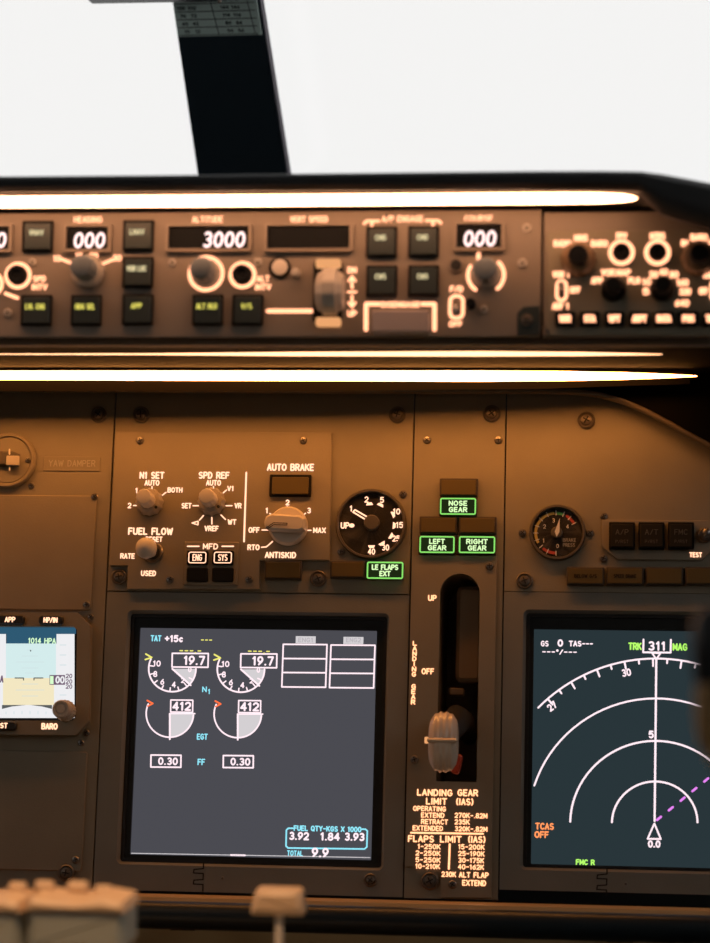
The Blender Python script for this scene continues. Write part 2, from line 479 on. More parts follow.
def pane(name, quad, thick, label, m=GLASS):
    q = [Vector(p) for p in quad]; n = (q[1] - q[0]).cross(q[3] - q[0]).normalized() * thick
    b = B().add(q + [p + n for p in q], [[3, 2, 1, 0], [4, 5, 6, 7], [0, 1, 5, 4], [1, 2, 6, 5], [2, 3, 7, 6], [3, 0, 4, 7]])
    o = structure(name, b.mesh(name, m), label)
    return o


# centre post, front face read from the picture, leaning with the windscreen
def on_screen(px, py):
    d = ray(px, py); t = (1.95 + 0.9 * (1.44 - CAM.z)) / (d.y + 0.9 * d.z)
    return CAM + d * t


A0, A1, C0, C1 = on_screen(197.5, 172), on_screen(172.5, 0), on_screen(286, 172), on_screen(258.5, 0)


def ext(p, q, z):
    return p + (q - p) * ((z - p.z) / (q.z - p.z))


ZLO, ZHI = 1.40, 1.845
pl = [ext(A0, A1, ZLO), ext(C0, C1, ZLO), ext(C0, C1, ZHI), ext(A0, A1, ZHI)]
back = Vector((0, 0.045, 0.035))
post = bpy.data.objects.new('window_post', None); COL.objects.link(post); post.location = pl[0]
post['label'] = 'black sloping post between the two windscreen panes'; post['kind'] = 'structure'


def child_world(name, me, parent, label=None):
    o = bpy.data.objects.new(name, me); COL.objects.link(o); o.parent = parent; o.location = -parent.location
    if label: o['label'] = label
    return o


def hexa(q, off):
    q = [Vector(p) for p in q]
    return B().add(q + [p + off for p in q], [[0, 1, 2, 3], [7, 6, 5, 4], [1, 0, 4, 5], [2, 1, 5, 6], [3, 2, 6, 7], [0, 3, 7, 4]])


def wedge(q, off, sx):
    b = hexa(q, off)
    for i in (5, 6): b.v[i] = (b.v[i][0] - sx, b.v[i][1], b.v[i][2])
    return b


child_world('post_body', wedge(pl, back, .03).mesh('post_body', POST), post)
S0, S1 = on_screen(289, 172), on_screen(261.6, 0)
sl = [pl[1] + Vector((.0002, .004, .004)), ext(S0, S1, ZLO) + Vector((0, .006, .006)), ext(S0, S1, ZHI) + Vector((0, .006, .006)), pl[2] + Vector((.0002, .004, .004))]
child_world('edge_seal', hexa(sl, Vector((-.03, .036, 0))).mesh('edge_seal', SEAL), post, 'pale lilac grey seal along the post edge')
# correction card on the post
nrm = (pl[1] - pl[0]).cross(pl[3] - pl[0]).normalized()
cq = [on_screen(178.5, 35.5), on_screen(262, 33.5), ext(C0, C1, 1.60) - Vector((.001, 0, 0)), ext(A0, A1, 1.60) + Vector((.001, 0, 0))]
off = nrm * 0.002 if nrm.y < 0 else -nrm * 0.002
child_world('placard', hexa([p + off for p in cq], -off * .9).mesh('placard', CARD), post, 'grey green correction card with printed rows')
cu = (cq[1] - cq[0]).normalized(); cv = (cq[3] - cq[0]); cv = (cv - cu * cv.dot(cu)).normalized()
b = B(); mm = 0.00078
for k in range(9):
    b.stroke([(2 * mm, (1 + 9 * k) * mm), (82 * mm, (1 + 9 * k) * mm)], .9 * mm, 0, False)
    for cx in (10, 54):
        b.text('%d' % (30 * k + cx), 4.2 * mm, (cx - k * .9) * mm, (5.2 + 9 * k) * mm, st=.2); b.text('%d' % (30 * k + cx + 2), 4.2 * mm, (cx + 11 - k * .9) * mm, (5.2 + 9 * k) * mm, st=.2)
for cx in (42, 79):
    b.stroke([(cx * mm, 1 * mm), ((cx - 8) * mm, 75 * mm)], .8 * mm, 0, False)
b.v = [tuple(cq[0] + off * 1.3 + cu * x + cv * (y + mm) + off * z * 50) for x, y, z in b.v]
child_world('card_print', b.mesh('card_print', CARDP), post)

zb, zt = 1.40, 1.845
pane('window_1', [(XL + .02, wy(zb) - .18, zb), ext(A0, A1, zb) + Vector((.02, .055, .043)), ext(A0, A1, zt) + Vector((.02, .055, .043)), (XL + .02, wy(zt) - .18, zt)], 0.008, 'left windscreen pane of clear glass')
pane('window_2', [ext(C0, C1, zb) + Vector((-.032, .055, .043)), (XR - .02, wy(zb) - .1, zb), (XR - .02, wy(zt) - .1, zt), ext(C0, C1, zt) + Vector((-.032, .055, .043))], 0.008, 'right windscreen pane of clear glass')
for n, (x, w) in enumerate(((XL, SW1), (XL, SW2), (XR, SW1), (XR, SW2))):
    pane('window_%d' % (n + 3), [(x, a, c) for a, c in w], 0.006, 'side window pane %s of clear glass' % ('beside the windscreen' if w is SW1 else 'behind the seats'))

# ------------------------------------------------------------------ glareshield
def zat(py, Y, px=300):
    return pt(px, py, Y).z


G = bpy.data.objects.new('glareshield', None); COL.objects.link(G); G.location = (pt(300, 213, 1.40).x, 1.40, zat(213, 1.40))
G['label'] = 'black padded hood curving down at its end above the mode control panel'; G['category'] = 'glareshield'


def hood_section(px, top, bot):
    x = pt(px, 190, 1.335).x
    zt_, zb_ = zat(top, 1.32, px), zat(bot, 1.315, px)
    h = zt_ - zb_
    zi = max(min(zb_ + .004, zt_ - .014), zat(209, 1.362, px) if px < 745 else -9)
    P = [(1.330, zb_ + .0005), (1.316, zb_), (1.3095, zb_ + h * .22), (1.309, zb_ + h * .5), (1.312, zb_ + h * .8), (1.319, zb_ + h * .96), (1.330, zt_ + .0008), (1.38, zt_ + .003), (1.60, zt_ - .002), (1.94, zt_ - .03),
         (1.94, zt_ - .055), (1.60, zt_ - .03), (1.40, max(zt_ - .016, zi + .0005)), (1.362, zi)]
    return [(x, y, z) for y, z in P]


secs = [(-800, 178.5, 192), (-60, 176.5, 192), (180, 174.6, 191), (350, 172.6, 190), (530, 170.6, 189.5), (600, 170.4, 190), (640, 171, 191), (650, 172, 203), (662, 173.5, 214), (684, 177.5, 221), (710, 182.5, 229), (740, 190, 238), (760, 196, 246), (840, 222, 275), (930, 260, 310)]
b = B(); n = 14
for k, sct in enumerate(secs):
    b.v += hood_section(*sct)
for k in range(len(secs) - 1):
    for i in range(n):
        j = (i + 1) % n; b.f.append([k * n + i, k * n + j, (k + 1) * n + j, (k + 1) * n + i]); b.mi.append(0)
b.f.append(list(range(n))[::-1]); b.mi.append(0); b.f.append([(len(secs) - 1) * n + i for i in range(n)]); b.mi.append(0)
child_world('hood', b.mesh('hood', HOOD, angle=60), G)


def bar_x(name, prof, px0, px1, Yref, pyref, m, parent, label=None, taper=None):
    """profile of (Y,Z) points swept along X"""
    x0, x1 = pt(px0, pyref, Yref).x, pt(px1, pyref, Yref).x
    n = len(prof)
    b = B().add([(x0, y, z) for y, z in prof] + [(x1, y, z) for y, z in prof], [[i, (i + 1) % n, n + (i + 1) % n, n + i] for i in range(n)] + [list(range(n))[::-1], [n + i for i in range(n)]])
    return child_world(name, b.mesh(name, m), parent, label)


# underside of the hood, from the mode panel back to the instrument panel
U0 = (1.395, zat(343, 1.395)); U1 = (1.672, zat(376, 1.672))


def under_z(Y):
    return U0[1] + (U1[1] - U0[1]) * (Y - U0[0]) / (U1[0] - U0[0])


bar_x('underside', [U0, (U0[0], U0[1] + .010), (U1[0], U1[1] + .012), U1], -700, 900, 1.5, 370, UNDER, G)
bar_x('lower_lip', [(1.378, zat(345, 1.378)), (1.378, zat(338.5, 1.378)), (1.394, zat(338.5, 1.378)), (1.394, zat(345, 1.378) - .0005)], -700, 900, 1.5, 370, MCPM, G)
# rubber trim above the instrument panel and the black side cheek on the right
curve = [(-500, 383), (-100, 387), (200, 388.5), (420, 389.5), (540, 389.5), (575, 390.5), (600, 393.5), (622, 399.5), (645, 409), (668, 421), (690, 433.5), (712, 445), (760, 470), (840, 512)]
P = [tuple(MIP.O + MIP.U * q.x + MIP.V * q.y + MIP.N * q.z) for q in (MIP.uv(x, y, 0.012) for x, y in curve)]
child_world('edge_trim', B().tube(P, .0031, 12).mesh('edge_trim', TRIM), G)
ck = [MIP.uv(x, y - 2, 0.0165) for x, y in curve[4:]] + [MIP.uv(840, 300, .0165), MIP.uv(540, 372, .0165)]
b = B().prism([(q.x, q.y) for q in ck], 0.0125, 0.0165)
b.v = [tuple(MIP.O + MIP.U * x + MIP.V * y + MIP.N * z) for x, y, z in b.v]
child_world('side_cheek', b.mesh('side_cheek', SHADE), G)

# warm light strips, and a glowing line for a reflection
def lamp_bar(name, label, m, stations, Y, aim=0.0, shade=None):
    """stations: (px, py_top, py_bottom); a half round diffuser hanging under a flat back; aim turns it about its length"""
    T0 = pt(stations[0][0], stations[0][1], Y)
    e = bpy.data.objects.new(name, None); COL.objects.link(e); e.location = T0; e['label'] = label; e['category'] = 'light strip'
    b = B(); n = 9
    for px, a, c in stations:
        t, q = pt(px, a, Y), pt(px, c, Y); r = t.z - q.z
        for i in range(n):
            th = R(180 + 180 * i / (n - 1))
            dy, dz = r * math.cos(th), r * math.sin(th)
            ca, sa = math.cos(aim), math.sin(aim)
            b.v.append((t.x, Y + dy * ca - dz * sa, t.z + dy * sa + dz * ca))
    for k in range(len(stations) - 1):
        for i in range(n):
            j = (i + 1) % n; b.f.append([k * n + j, k * n + i, (k + 1) * n + i, (k + 1) * n + j]); b.mi.append(1 if i == n - 1 else 0)
    b.f.append(list(range(n))); b.mi.append(1); b.f.append([(len(stations) - 1) * n + i for i in range(n)][::-1]); b.mi.append(1)
    child_world('diffuser', b.mesh('diffuser', m, DARK), e)
    if shade:  # added plate that keeps lamp light off the panel's top edge
        Ys, st_ = shade; b = B()
        for px, py in st_:
            p = pt(px, py, Ys); zu = under_z(Ys) - .0006
            b.v += [(p.x, Ys, p.z), (p.x, Ys, zu), (p.x, Ys + .0012, zu), (p.x, Ys + .0012, p.z)]
        for k in range(len(st_) - 1):
            for i in range(4):
                j = (i + 1) % 4; b.f.append([k * 4 + j, k * 4 + i, (k + 1) * 4 + i, (k + 1) * 4 + j]); b.mi.append(0)
        b.f.append([0, 1, 2, 3]); b.f.append([(len(st_) - 1) * 4 + i for i in (3, 2, 1, 0)]); b.mi += [0, 0]
        child_world('added_light_shade', b.mesh('added_light_shade', SHADE), e)
    return e


lamp_bar('light_strip', 'glowing warm strip lamp under the hood lip, directly above the mode control panel', STRIP,
         [(-500, 199.5, 209.5), (-60, 198, 208), (180, 196.7, 206.7), (400, 195.2, 205), (560, 194, 203.8), (600, 194.2, 203.2), (622, 195, 202), (632, 196.2, 200.8), (637, 197.7, 199)], 1.336)
lamp_bar('light_strip', 'brightest warm strip lamp, tapering to a point, above the instrument panels', STRIP2,
         [(-500, 369.5, 378.5), (0, 371, 380), (300, 371, 381), (480, 371, 381.6), (560, 371.5, 381), (620, 372.5, 379.8), (665, 374, 378.2), (697, 375.6, 376.6)], 1.60, 0.0,
         (1.6125, [(-500, 389), (0, 391), (350, 391), (430, 390), (540, 389), (590, 387), (690, 384)]))
lamp_bar('light_strip', 'thin faint gold glowing line drawn as the reflection of the brightest strip', STRIP3,
         [(-500, 353.8, 354.5), (0, 353.8, 354.6), (150, 353.5, 354.9), (300, 352.2, 356), (480, 351.5, 356.3), (580, 352.3, 355.8), (662, 354, 354.8)], 1.448)  # glowing bar stands in for the brightest strip's reflection in the underside

# ------------------------------------------------------------------ mode control panel
M = Thing(MCP, 'mode_control_panel', 'brown mode control panel with lit digit windows, square buttons and knobs', 'control panel', 270, 336)
k = M.k
M.rect('faceplate', -420, 213, 541, 336.5, -0.004, 0, MCPM, 0, .6)
M.rect('housing', -415, 216, 541, 322, -0.022, -0.0042, DARK)


def display_window(x0, y0, x1, y1, digits, dx, dy):
    w, h, cx, cy = M.dims(x0, y0, x1, y1, 0)
    out = rrect(w + 6.5 * k, h + 6 * k, 2 * k); hole = rrect(w, h, .6 * k)
    fr = M.put('display_window', B().plate(out, [hole], 0.0002, .0035).mesh('display_window', MCPM), (x0 + x1) / 2, (y0 + y1) / 2, 0)
    M.rect('glass', x0, y0, x1, y1, .0003, .0008, KNOBD, parent=fr)
    if digits:
        M.text(digits, dx, dy, 15.5, DIG, w=9.2 * len(digits) + 1.8 * (len(digits) - 1), st=.15, z=.0012, name='digits', parent=fr, slant=.10)
    return fr


display_window(-70, 227.5, 10, 250.5, '0', 1.5, 240)
display_window(67, 227.5, 109, 250, '000', 89.5, 240.2)
display_window(169, 227, 249, 249.5, '3000', 224, 239.5)
display_window(267.5, 226.5, 350, 249.5, None, 0, 0)
display_window(456.5, 225, 501.5, 248.5, '000', 480, 238.5)
for t, x, y, w in (('HEADING', 88, 219.5, 29), ('ALTITUDE', 207.5, 219.3, 31), ('VERT SPEED', 309, 219.3, 38), ('A/P ENGAGE', 402.5, 218.8, 41), ('COURSE', 478.5, 218.5, 28)):
    M.text(t, x, y, 6.4, LITM, w=w, st=.2)
M.line([(364, 223.5), (367, 221), (379, 221)], 2.6, LITM); M.line([(441, 223), (438, 220.5), (426, 220.5)], 2.6, LITM)
M.line([(372, 222), (372, 227)], 3, LITM); M.line([(433, 222), (433, 227)], 3, LITM)


def push_button(cx, cy, s, t, m, w, ty=-3.5, th=5.8):
    f = M.rect('button', cx - s / 2 - 1.6, cy - s / 2 - 1.6, cx + s / 2 + 1.6, cy + s / 2 + 1.6, .0002, .0024, BTNF, 1, .5)
    M.rect('button_cap', cx - s / 2 + .6, cy - s / 2 + .6, cx + s / 2 - .6, cy + s / 2 - .6, .0025, .0045, BTN, 1.2, .8, parent=f)
    M.text(t, cx - 1, cy + ty, th, m, w=w, st=.21, z=.0049, parent=f)


for t, x, y, m, w in (('VNAV', 37.3, 236, YGW, 15), ('LNAV', 138, 235.3, YGW, 15), ('VOR LOC', 137.6, 272, YGW, 20), ('APP', 137.4, 309.3, YG, 11), ('LVL CHG', 36, 310, YG, 20), ('HDG SEL', 86, 310, YG, 20), ('ALT HLD', 207.5, 309.6, YG, 21), ('V/S', 247.5, 309.6, YG, 11)):
    push_button(x, y, 27.5, t, m, w)
for t, x, y in (('CMD', 381.5, 241.5), ('CMD', 423.5, 241.2), ('CWS', 381.5, 280.5), ('CWS', 423.5, 280.3)):
    push_button(x, y, 27.5, t, YGW, 11, ty=-4, th=5.5)


def lit_ring(T, cx, cy, ro, ri, m=None, name='lit_ring', a0=0, a1=360, z=.0006, parent=None):
    b = B(); n = 40
    P = arc(0, 0, (ro + ri) / 2 * T.k, a0, a1, n)
    b.stroke(P, (ro - ri) * T.k, 0, cap=a1 - a0 < 360)
    return T.put(name, b.mesh(name, m or LITM), cx, cy, z, parent)


def knob(T, name, cx, cy, prof, m, rib=0, ribd=.08, n=40, z=.0002, parent=None, label=None):
    """prof in pixels radius, millimetres height"""
    return T.put(name, B().lathe([(max(r * T.k, 1e-4), h * .001) for r, h in prof], n, rib, ribd).mesh(name, m), cx, cy, z, parent, label=label)


# heading selector
o = knob(M, 'heading_knob', 88.5, 272, [(17, 0), (17, 4), (15.5, 6), (12, 6.2)], KNOB, 20, .05)
knob(M, 'knob_cap', 88.5, 272, [(12, 6.2), (12, 17), (11, 19.5), (9, 20), (0, 20)], KNOBB, 14, .05, parent=o)
M.line([(74, 264), (61, 259)], 3, LITM); M.line([(101, 264.5), (113, 259.5)], 3, LITM)
for t, x, y in (('10', 57, 258.5), ('30', 117, 258), ('25', 94, 255.5), ('15', 79, 256)):
    M.text(t, x, y, 6.5, LITM, st=.26)
# altitude selector
lit_ring(M, 206, 273.5, 18.5, 14.8)
o = knob(M, 'altitude_knob', 206, 273.5, [(14.3, 0), (14.3, 4), (13.5, 5), (11.5, 5.2)], KNOB, 18, .05)
knob(M, 'knob_cap', 206, 273.5, [(11.5, 5.2), (11.5, 16), (10.5, 18.5), (9, 19), (0, 19)], KNOBB, 14, .05, parent=o)
# push rings with dark centres
for cx, cy, t, tx, ty in ((18, 275.5, ('SPD', 'INTV'), 39.5, 283), (242.5, 275, ('ALT', 'INTV'), 263, 283), (-10, 284, None, 0, 0)):
    lit_ring(M, cx, cy, 14, 10.2)
    knob(M, 'push_knob', cx, cy, [(9.6, 0), (9.6, 3.5), (8.6, 4.4), (5.5, 4.4), (4.8, 3.2), (0, 3)], KNOBD)
    if t:
        M.text(t[0], tx, ty - 4.2, 6.2, LITM, w=13, st=.24); M.text(t[1], tx, ty + 4, 6.2, LITM, w=16, st=.24)
M.line([(5.5, 293.5), (17.5, 298)], 3.4, LITM)
# push button dome, studs
o = knob(M, 'round_light', 280, 267.5, [(10.8, 0), (10.8, 1.2), (9.6, 1.6), (8.4, 1.2)], BTNF)
knob(M, 'lens', 280, 267.5, [(8.2, .9), (7.8, 1.6), (5, 1.9), (0, 2)], KNOBW, parent=o, label='pale round lens')
for x, y, r in ((32.5, 262.5, 4), (8, 313, 4.5), (172.5, 263, 4.2), (258, 262.5, 4.2), (527, 228.5, 5), (522.5, 263.5, 5), (484, 309.5, 4)):
    M.screw(x, y, r, .0002, m=KNOB)
knob(M, 'stud', 296.5, 274, [(4.5, 0), (4.5, 5), (3.6, 7), (0, 7.4)], KNOB)
M.line([(268, 311), (316, 311)], 4.2, LITM)
# vertical speed thumbwheel
tw = M.rect('wheel_guard', 313, 259, 342, 324, .0002, .0022, BTNF, 6, .6)
for y in (263, 321.5):
    M.rect('guard_bracket', 315.5, y - 4.5, 340.5, y + 4.5, .0023, .006, LITSOFT, 2.5, .8, parent=tw)
wb = B(); R0 = 24 * k; nw = 48
prof = [(-14.5, .55), (-13, .74), (-7.5, .90), (-7, .98), (-5.4, 1.0), (5.4, 1.0), (7, .98), (7.5, .90), (13, .74), (14.5, .55)]
vs_, fs_ = [], []
for xx, rr in prof:
    for i in range(nw):
        a = 2 * math.pi * i / nw; q = rr * R0 * (1 - (.05 if i % 4 == 0 else 0)); vs_.append((xx * k * .98, q * math.cos(a), q * math.sin(a)))
for a_ in range(len(prof) - 1):
    for i in range(nw):
        j = (i + 1) % nw; fs_.append([a_ * nw + i, (a_ + 1) * nw + i, (a_ + 1) * nw + j, a_ * nw + j])
fs_.append(list(range(nw))); fs_.append([(len(prof) - 1) * nw + i for i in range(nw)][::-1])
M.put('thumbwheel', wb.add(vs_, fs_).mesh('thumbwheel', KNOB), 330.5, 292, .0022, tw)
for t, y in (('DN', 270), ('UP', 313.5)):
    M.text(t, 352, y, 6.2, LITM, w=9, st=.26)
M.line([(352, 276.5), (352, 288)], 2.6, LITM); M.line([(348.5, 281), (352, 276.5), (355.5, 281)], 2.2, LITM)
M.line([(348, 292), (356, 292)], 2.2, LITM)
M.line([(352, 296), (352, 307)], 2.6, LITM); M.line([(348.5, 302.5), (352, 307), (355.5, 302.5)], 2.2, LITM)
# disengage bar in its lit bracket
for x0, x1, xe in ((366, 379, 366), (434.5, 422, 434.5)):
    M.line([(xe, 329.5), (xe, 304), (x1, 304)], 4.2, LITM)
M.text('DISENGAGE', 400.5, 304.5, 5.8, LITM, w=38, st=.26)
M.rect('disengage_bar', 371.5, 310, 428.5, 332, .0002, .010, MAUVE, 2, 1.5)
# course selector
M.put('panel_hole', B().lathe([(7.4 * k, 0), (7.4 * k, .0012), (6 * k, .0016), (5.4 * k, .0006), (.0001, .0005)], 24).mesh('panel_hole', MCPM, DARK), 456, 265.5, .0002)
knob(M, 'hole_plug', 456, 265.5, [(5.2, .7), (5, 1.1), (0, 1.1)], GAP)
lit_ring(M, 486, 275, 19.5, 15.8, a0=-50, a1=45); lit_ring(M, 486, 275, 19.5, 15.8, a0=150, a1=235)
M.line([(478.5, 254), (478.5, 260)], 4, LITM)
o = knob(M, 'course_knob', 486.5, 274, [(14.5, 0), (14.5, 4), (13.4, 5), (12, 5.2)], KNOB, 18, .05)
knob(M, 'knob_cap', 486.5, 274, [(12, 5.2), (12, 15), (11, 17.5), (9, 18), (0, 18)], KNOBB, 14, .05, parent=o)
# flight director switch
w, h, cx, cy = M.dims(448, 296, 465, 319, 0)
M.put('lit_outline', B().stroke(rrect(12.5 * k, 22 * k, 5 * k) + [rrect(12.5 * k, 22 * k, 5 * k)[0]], 3.4 * k).mesh('lit_outline', LITM), 456.5, 307, .0006)
M.text('F/D', 456.5, 289, 6.2, LITM, w=13, st=.26); M.text('OFF', 455.5, 324, 5.6, LITM, w=13, st=.26)
o = knob(M, 'toggle_switch', 456.5, 307, [(4.6, 0), (4.6, 1.5), (3.2, 2)], DSTEEL, z=.0004)
M.put('toggle_bat', B().tube([(0, 0, .0015), (0, -.002, .007), (0, -.0035, .0115), (0, -.0037, .0125)], [.0012, .0017, .0021, .0009]).mesh('toggle_bat', KNOB), 456.5, 307, .0004, o)
knob(M, 'shaft_knob', 471, 304.5, [(5, 0), (5, 6), (4, 8), (0, 8)], KNOBD)
# corner latch
lp = [M.xy(x, y) for x, y in ((517.5, 335.5), (517.5, 313), (523.5, 307), (539.5, 306), (539.5, 335.5))]
lx = M.xy(527, 320)
M.put('corner_bracket', B().prism([(x - lx[0], y - lx[1]) for x, y in lp][::-1], .0001, .0016, .0005).mesh('corner_bracket', BTN), 527, 320, 0)
M.screw(527, 320, 6, .0017, True)

# ------------------------------------------------------------------ EFIS control panel
E = Thing(MCP, 'efis_control_panel', 'small control panel with dark knobs and glowing legends beside the mode control panel', 'control panel', 640, 336)
k = E.k
E.rect('faceplate', 543.5, 212, 736, 336.5, -0.004, 0, MCPM, 0, .6)
E.rect('housing', 543.5, 218, 733, 322, -0.022, -0.0042, DARK)
E.rect('light_plate', 546.5, 230, 734, 335.5, .0001, .0022, PANEL, 2, .8)
E.screw(543.8 + 3, 331.5, 2.8, .0024)
zf = .0026


def etext(t, x, y, h=6.4, w=None, st=.27):
    E.text(t, x, y, h, LITM, w=w, st=st, z=zf)


for t, x, y, w in (('RADIO', 562.5, 243.5, 18), ('MINS', 581, 238, 14), ('BARO', 599.5, 243.5, 17), ('FPV', 621.5, 236, 11), ('MTRS', 657.5, 236, 15.5), ('IN', 684.5, 243, 7), ('BARO', 699, 237.3, 17), ('HPA', 714, 243, 11),
                   ('VOR 1', 561, 274.5, 17), ('OFF', 575, 290, 11), ('ADF 1', 560.5, 306, 17), ('APP', 597, 280.5, 12), ('VOR', 608, 272.5, 14), ('MAP', 623.5, 272.5, 14.5), ('PLN', 634, 280.5, 12),
                   ('5', 646, 291.5, 7), ('10', 646.5, 282, 9), ('20', 653.5, 274.5, 9), ('40', 663.5, 272, 9), ('80', 674, 274.5, 9), ('160', 682.5, 282.5, 12), ('320', 685, 291.5, 12), ('640', 682, 303, 14), ('VOR 2', 711, 275, 17), ('OFF', 703.5, 291, 9)):
    etext(t, x, y, 7, w)
for x, y in ((577, 259.5), (697, 258.5)):
    o = knob(E, 'selector_knob', x + 1.5, y + .5, [(18, 0), (18, 4), (15, 9), (11, 10)], TAN, 24, .05, z=.0023)
    knob(E, 'knob_cap', x + 1.5, y + .5, [(10, 10), (10, 17), (8.5, 19), (0, 19)], KNOBD, 14, .06, z=.0023, parent=o)
for x in (621.5, 657.5):
    lit_ring(E, x, 252.5, 13.4, 9.2, z=zf)
    knob(E, 'push_knob', x, 252.5, [(8.6, 0), (8.6, 3.5), (7.8, 4.4), (4.5, 4.4), (4, 3.2), (0, 3)], KNOBD, z=.0023)
for x, y in ((613, 290), (662, 289.5)):
    o = knob(E, 'selector_knob', x + .5, y, [(12.5, 0), (12.5, 4), (11, 6), (9, 6.4)], BTNF, 20, .05, z=.0023)
    knob(E, 'knob_cap', x + .5, y, [(8.8, 6.4), (8.8, 15), (7.4, 17), (0, 17)], KNOBD, 12, .06, z=.0023, parent=o)
for x in (561.5, 716):
    rr = rrect(9.5 * k, 20 * k, 4.6 * k)
    E.put('lit_outline', B().stroke(rr + [rr[0]], 3.2 * k).mesh('lit_outline', LITM), x, 290.5, zf)
    o = knob(E, 'toggle_switch', x, 290.5, [(3.4, 0), (3.4, 1.5), (2.4, 2)], DSTEEL, z=.0023)
    E.put('toggle_bat', B().tube([(0, 0, .0015), (0, .001, .007), (0, .0015, .011), (0, .0016, .012)], [.001, .0014, .0018, .0008]).mesh('toggle_bat', KNOB), x, 290.5, .0023, o)
for t, x in (('WXR', 565), ('STA', 589.7), ('WPT', 614.5), ('ARPT', 639.5), ('DATA', 664), ('POS', 688.5), ('TERR', 713)):
    o = E.rect('map_button', x - 10, 311, x + 10, 326, .0023, .0055, KNOBD, 2, 1)
    E.text(t, x, 318.5, 7.6, LITM, w=14.5 if len(t) > 3 else 12, st=.30, z=.0059, parent=o)

# ------------------------------------------------------------------ instrument panel: left section
UX1, UX2, UX3 = 104.0, 409.0, 498.0


def seam_u(px, py=645):
    return MIP.uv(px, py).x


def panel_outline(T, ua, ub, py_top, py_bot, pxm):
    vt, vb = MIP.uv(pxm, py_top).y, MIP.uv(pxm, py_bot).y
    return [(ua - T.o0.x, vb - T.o0.y), (ub - T.o0.x, vb - T.o0.y), (ub - T.o0.x, vt - T.o0.y), (ua - T.o0.x, vt - T.o0.y)]


g = .0005
C = Thing(MIP, 'instrument_panel', 'brown instrument panel with a round dial, cover plates and a small standby display', 'instrument panel', 20, 890)
C.put('base_plate', B().prism(panel_outline(C, seam_u(-330), seam_u(UX1) - g, 377, 892, 20), -.003, 0, .0003).mesh('base_plate', PANEL), 20, 890, 0)
C.rect('cover_plate', -200, 494.5, 94, 608.5, .0002, .0016, PANEL2, 3, .8)
C.rect('cover_plate', -200, 749, 84.5, 868, .0002, .0016, PANEL2, 2, .8)
C.rect('name_strip', 43, 456.5, 100, 471, .0001, .0006, PANEL, 1, .3)
C.text('YAW DAMPER', 72, 463.3, 6.6, DIMW, w=48, st=.14, z=.0009)
for x, y in ((94.5, 496.5), (86.5, 604.5)):
    C.screw(x, y, 3.6, .0017)
for x, y in ((31.5, 485.5), (90.6, 617), (86.5, 733), (81, 743)):
    C.screw(x, y, 3.2, .0001)
C.screw(75.5, 860, 3.6, .0017)
C.screw(99, 415, 8.2, .0001, True); C.screw(66.5, 873, 8.2, .0017, True)

Yd = Thing(MIP, 'yaw_damper_indicator', 'round brown dial with a raised pointer block beside the yaw damper lettering', 'gauge', 9, 461, .0002)
k = Yd.k
bz = knob(Yd, 'bezel', 9, 461, [(27.5, 0), (27.5, 2.5), (26, 4), (24, 4), (23, 2.6), (0, 2.4)], PANEL2, n=48, z=0)
knob(Yd, 'dial_face', 9, 461, [(22.6, 2.7), (22, 3.0), (0, 3.0)], PANEL, n=40, z=0)
Yd.put('pointer_cover', B().prism([(-13 * k, -7 * k), (9 * k, -6.5 * k), (10 * k, 5 * k), (3 * k, 7.5 * k), (-13 * k, 7.5 * k)], 0, .0035, .0012).mesh('pointer_cover', RINGM), 10, 459.5, .0031)
o = Yd.rect('pointer', 6, 455.5, 19, 465.5, .0067, .0085, KNOB, 1, .8)
Yd.line([(9.5, 449.5), (9.5, 454)], 1.6, WHITE, .0071); Yd.line([(9.5, 467), (9.5, 470)], 1.6, WHITE, .0071)
Yd.screw(28.3, 460, 3, .0031)

# standby flight display
I = Thing(MIP, 'standby_display', 'small standby flight display with chamfered bezel and blue and tan screen', 'display', 40, 733, .0002)
k = I.k
def poly_local(T, pts, z=0.0, c=(0, 0)):
    return [(p[0] - c[0], p[1] - c[1]) for p in (T.xy(x, y, z) for x, y in pts)]


outl = [(-75, 734), (76, 735), (88.5, 721), (90.5, 626), (77, 612.5), (-70, 612)]
c0 = I.xy(0, 672)
hole = [(-60, 720.5), (72.5, 720.5), (75.5, 717), (77, 630), (73.5, 626.5), (-60, 626)]
I.put('bezel', B().plate(poly_local(I, outl, .007, c0), [poly_local(I, hole, .007, c0)], 0, .007).mesh('bezel', PANEL2), 0, 672, 0, ref=0)
sc_ = I.rect('screen', -62, 624, 78, 722, .0002, .0016, BLACKG)
Z = .0019
def I_box(nm, x0, y0, x1, y1, m, z=Z):
    return I.fill([(x0, y1), (x1, y1), (x1, y0), (x0, y0)], m, z, nm, sc_)


I_box('glass_border', -60, 626.5, 76, 634, IHEAD, Z)
I_box('speed_tape', -60, 634, 6, 718, ITAPE); I_box('altitude_tape', 53, 634, 74.5, 718, ITAPE)
I_box('header', 6.5, 633.5, 56.5, 643.5, IHEAD, Z + .0001)
I_box('sky_field', 6, 643.5, 56, 678, ISKY, Z + .0001); I_box('ground_field', 3, 678, 54, 705, IGND, Z + .0001)
I_box('compass_field', 2, 705, 57, 718, ITAPE, Z + .0001)
I.fill([(2, 709), (2, 705), (26, 705), (12, 706.5)], IDRK, Z + .0003, 'compass_edge', sc_); I.fill([(52, 709), (52, 705), (30, 705), (42, 706.5)], IDRK, Z + .0003, 'compass_edge', sc_)
I.text('1014 HPA', 42, 640.8, 5.6, ITXT, w=28, st=.2, z=Z + .0003, name='screen_text', parent=sc_)
for y, w in ((650, 3), (656, 8), (662, 14), (668, 8), (673, 5), (684, 8), (690, 14), (696, 8)):
    I.line([(30 - w, y), (30 + w, y)], .5, IFNT, Z + .0003, 'pitch_mark', sc_)
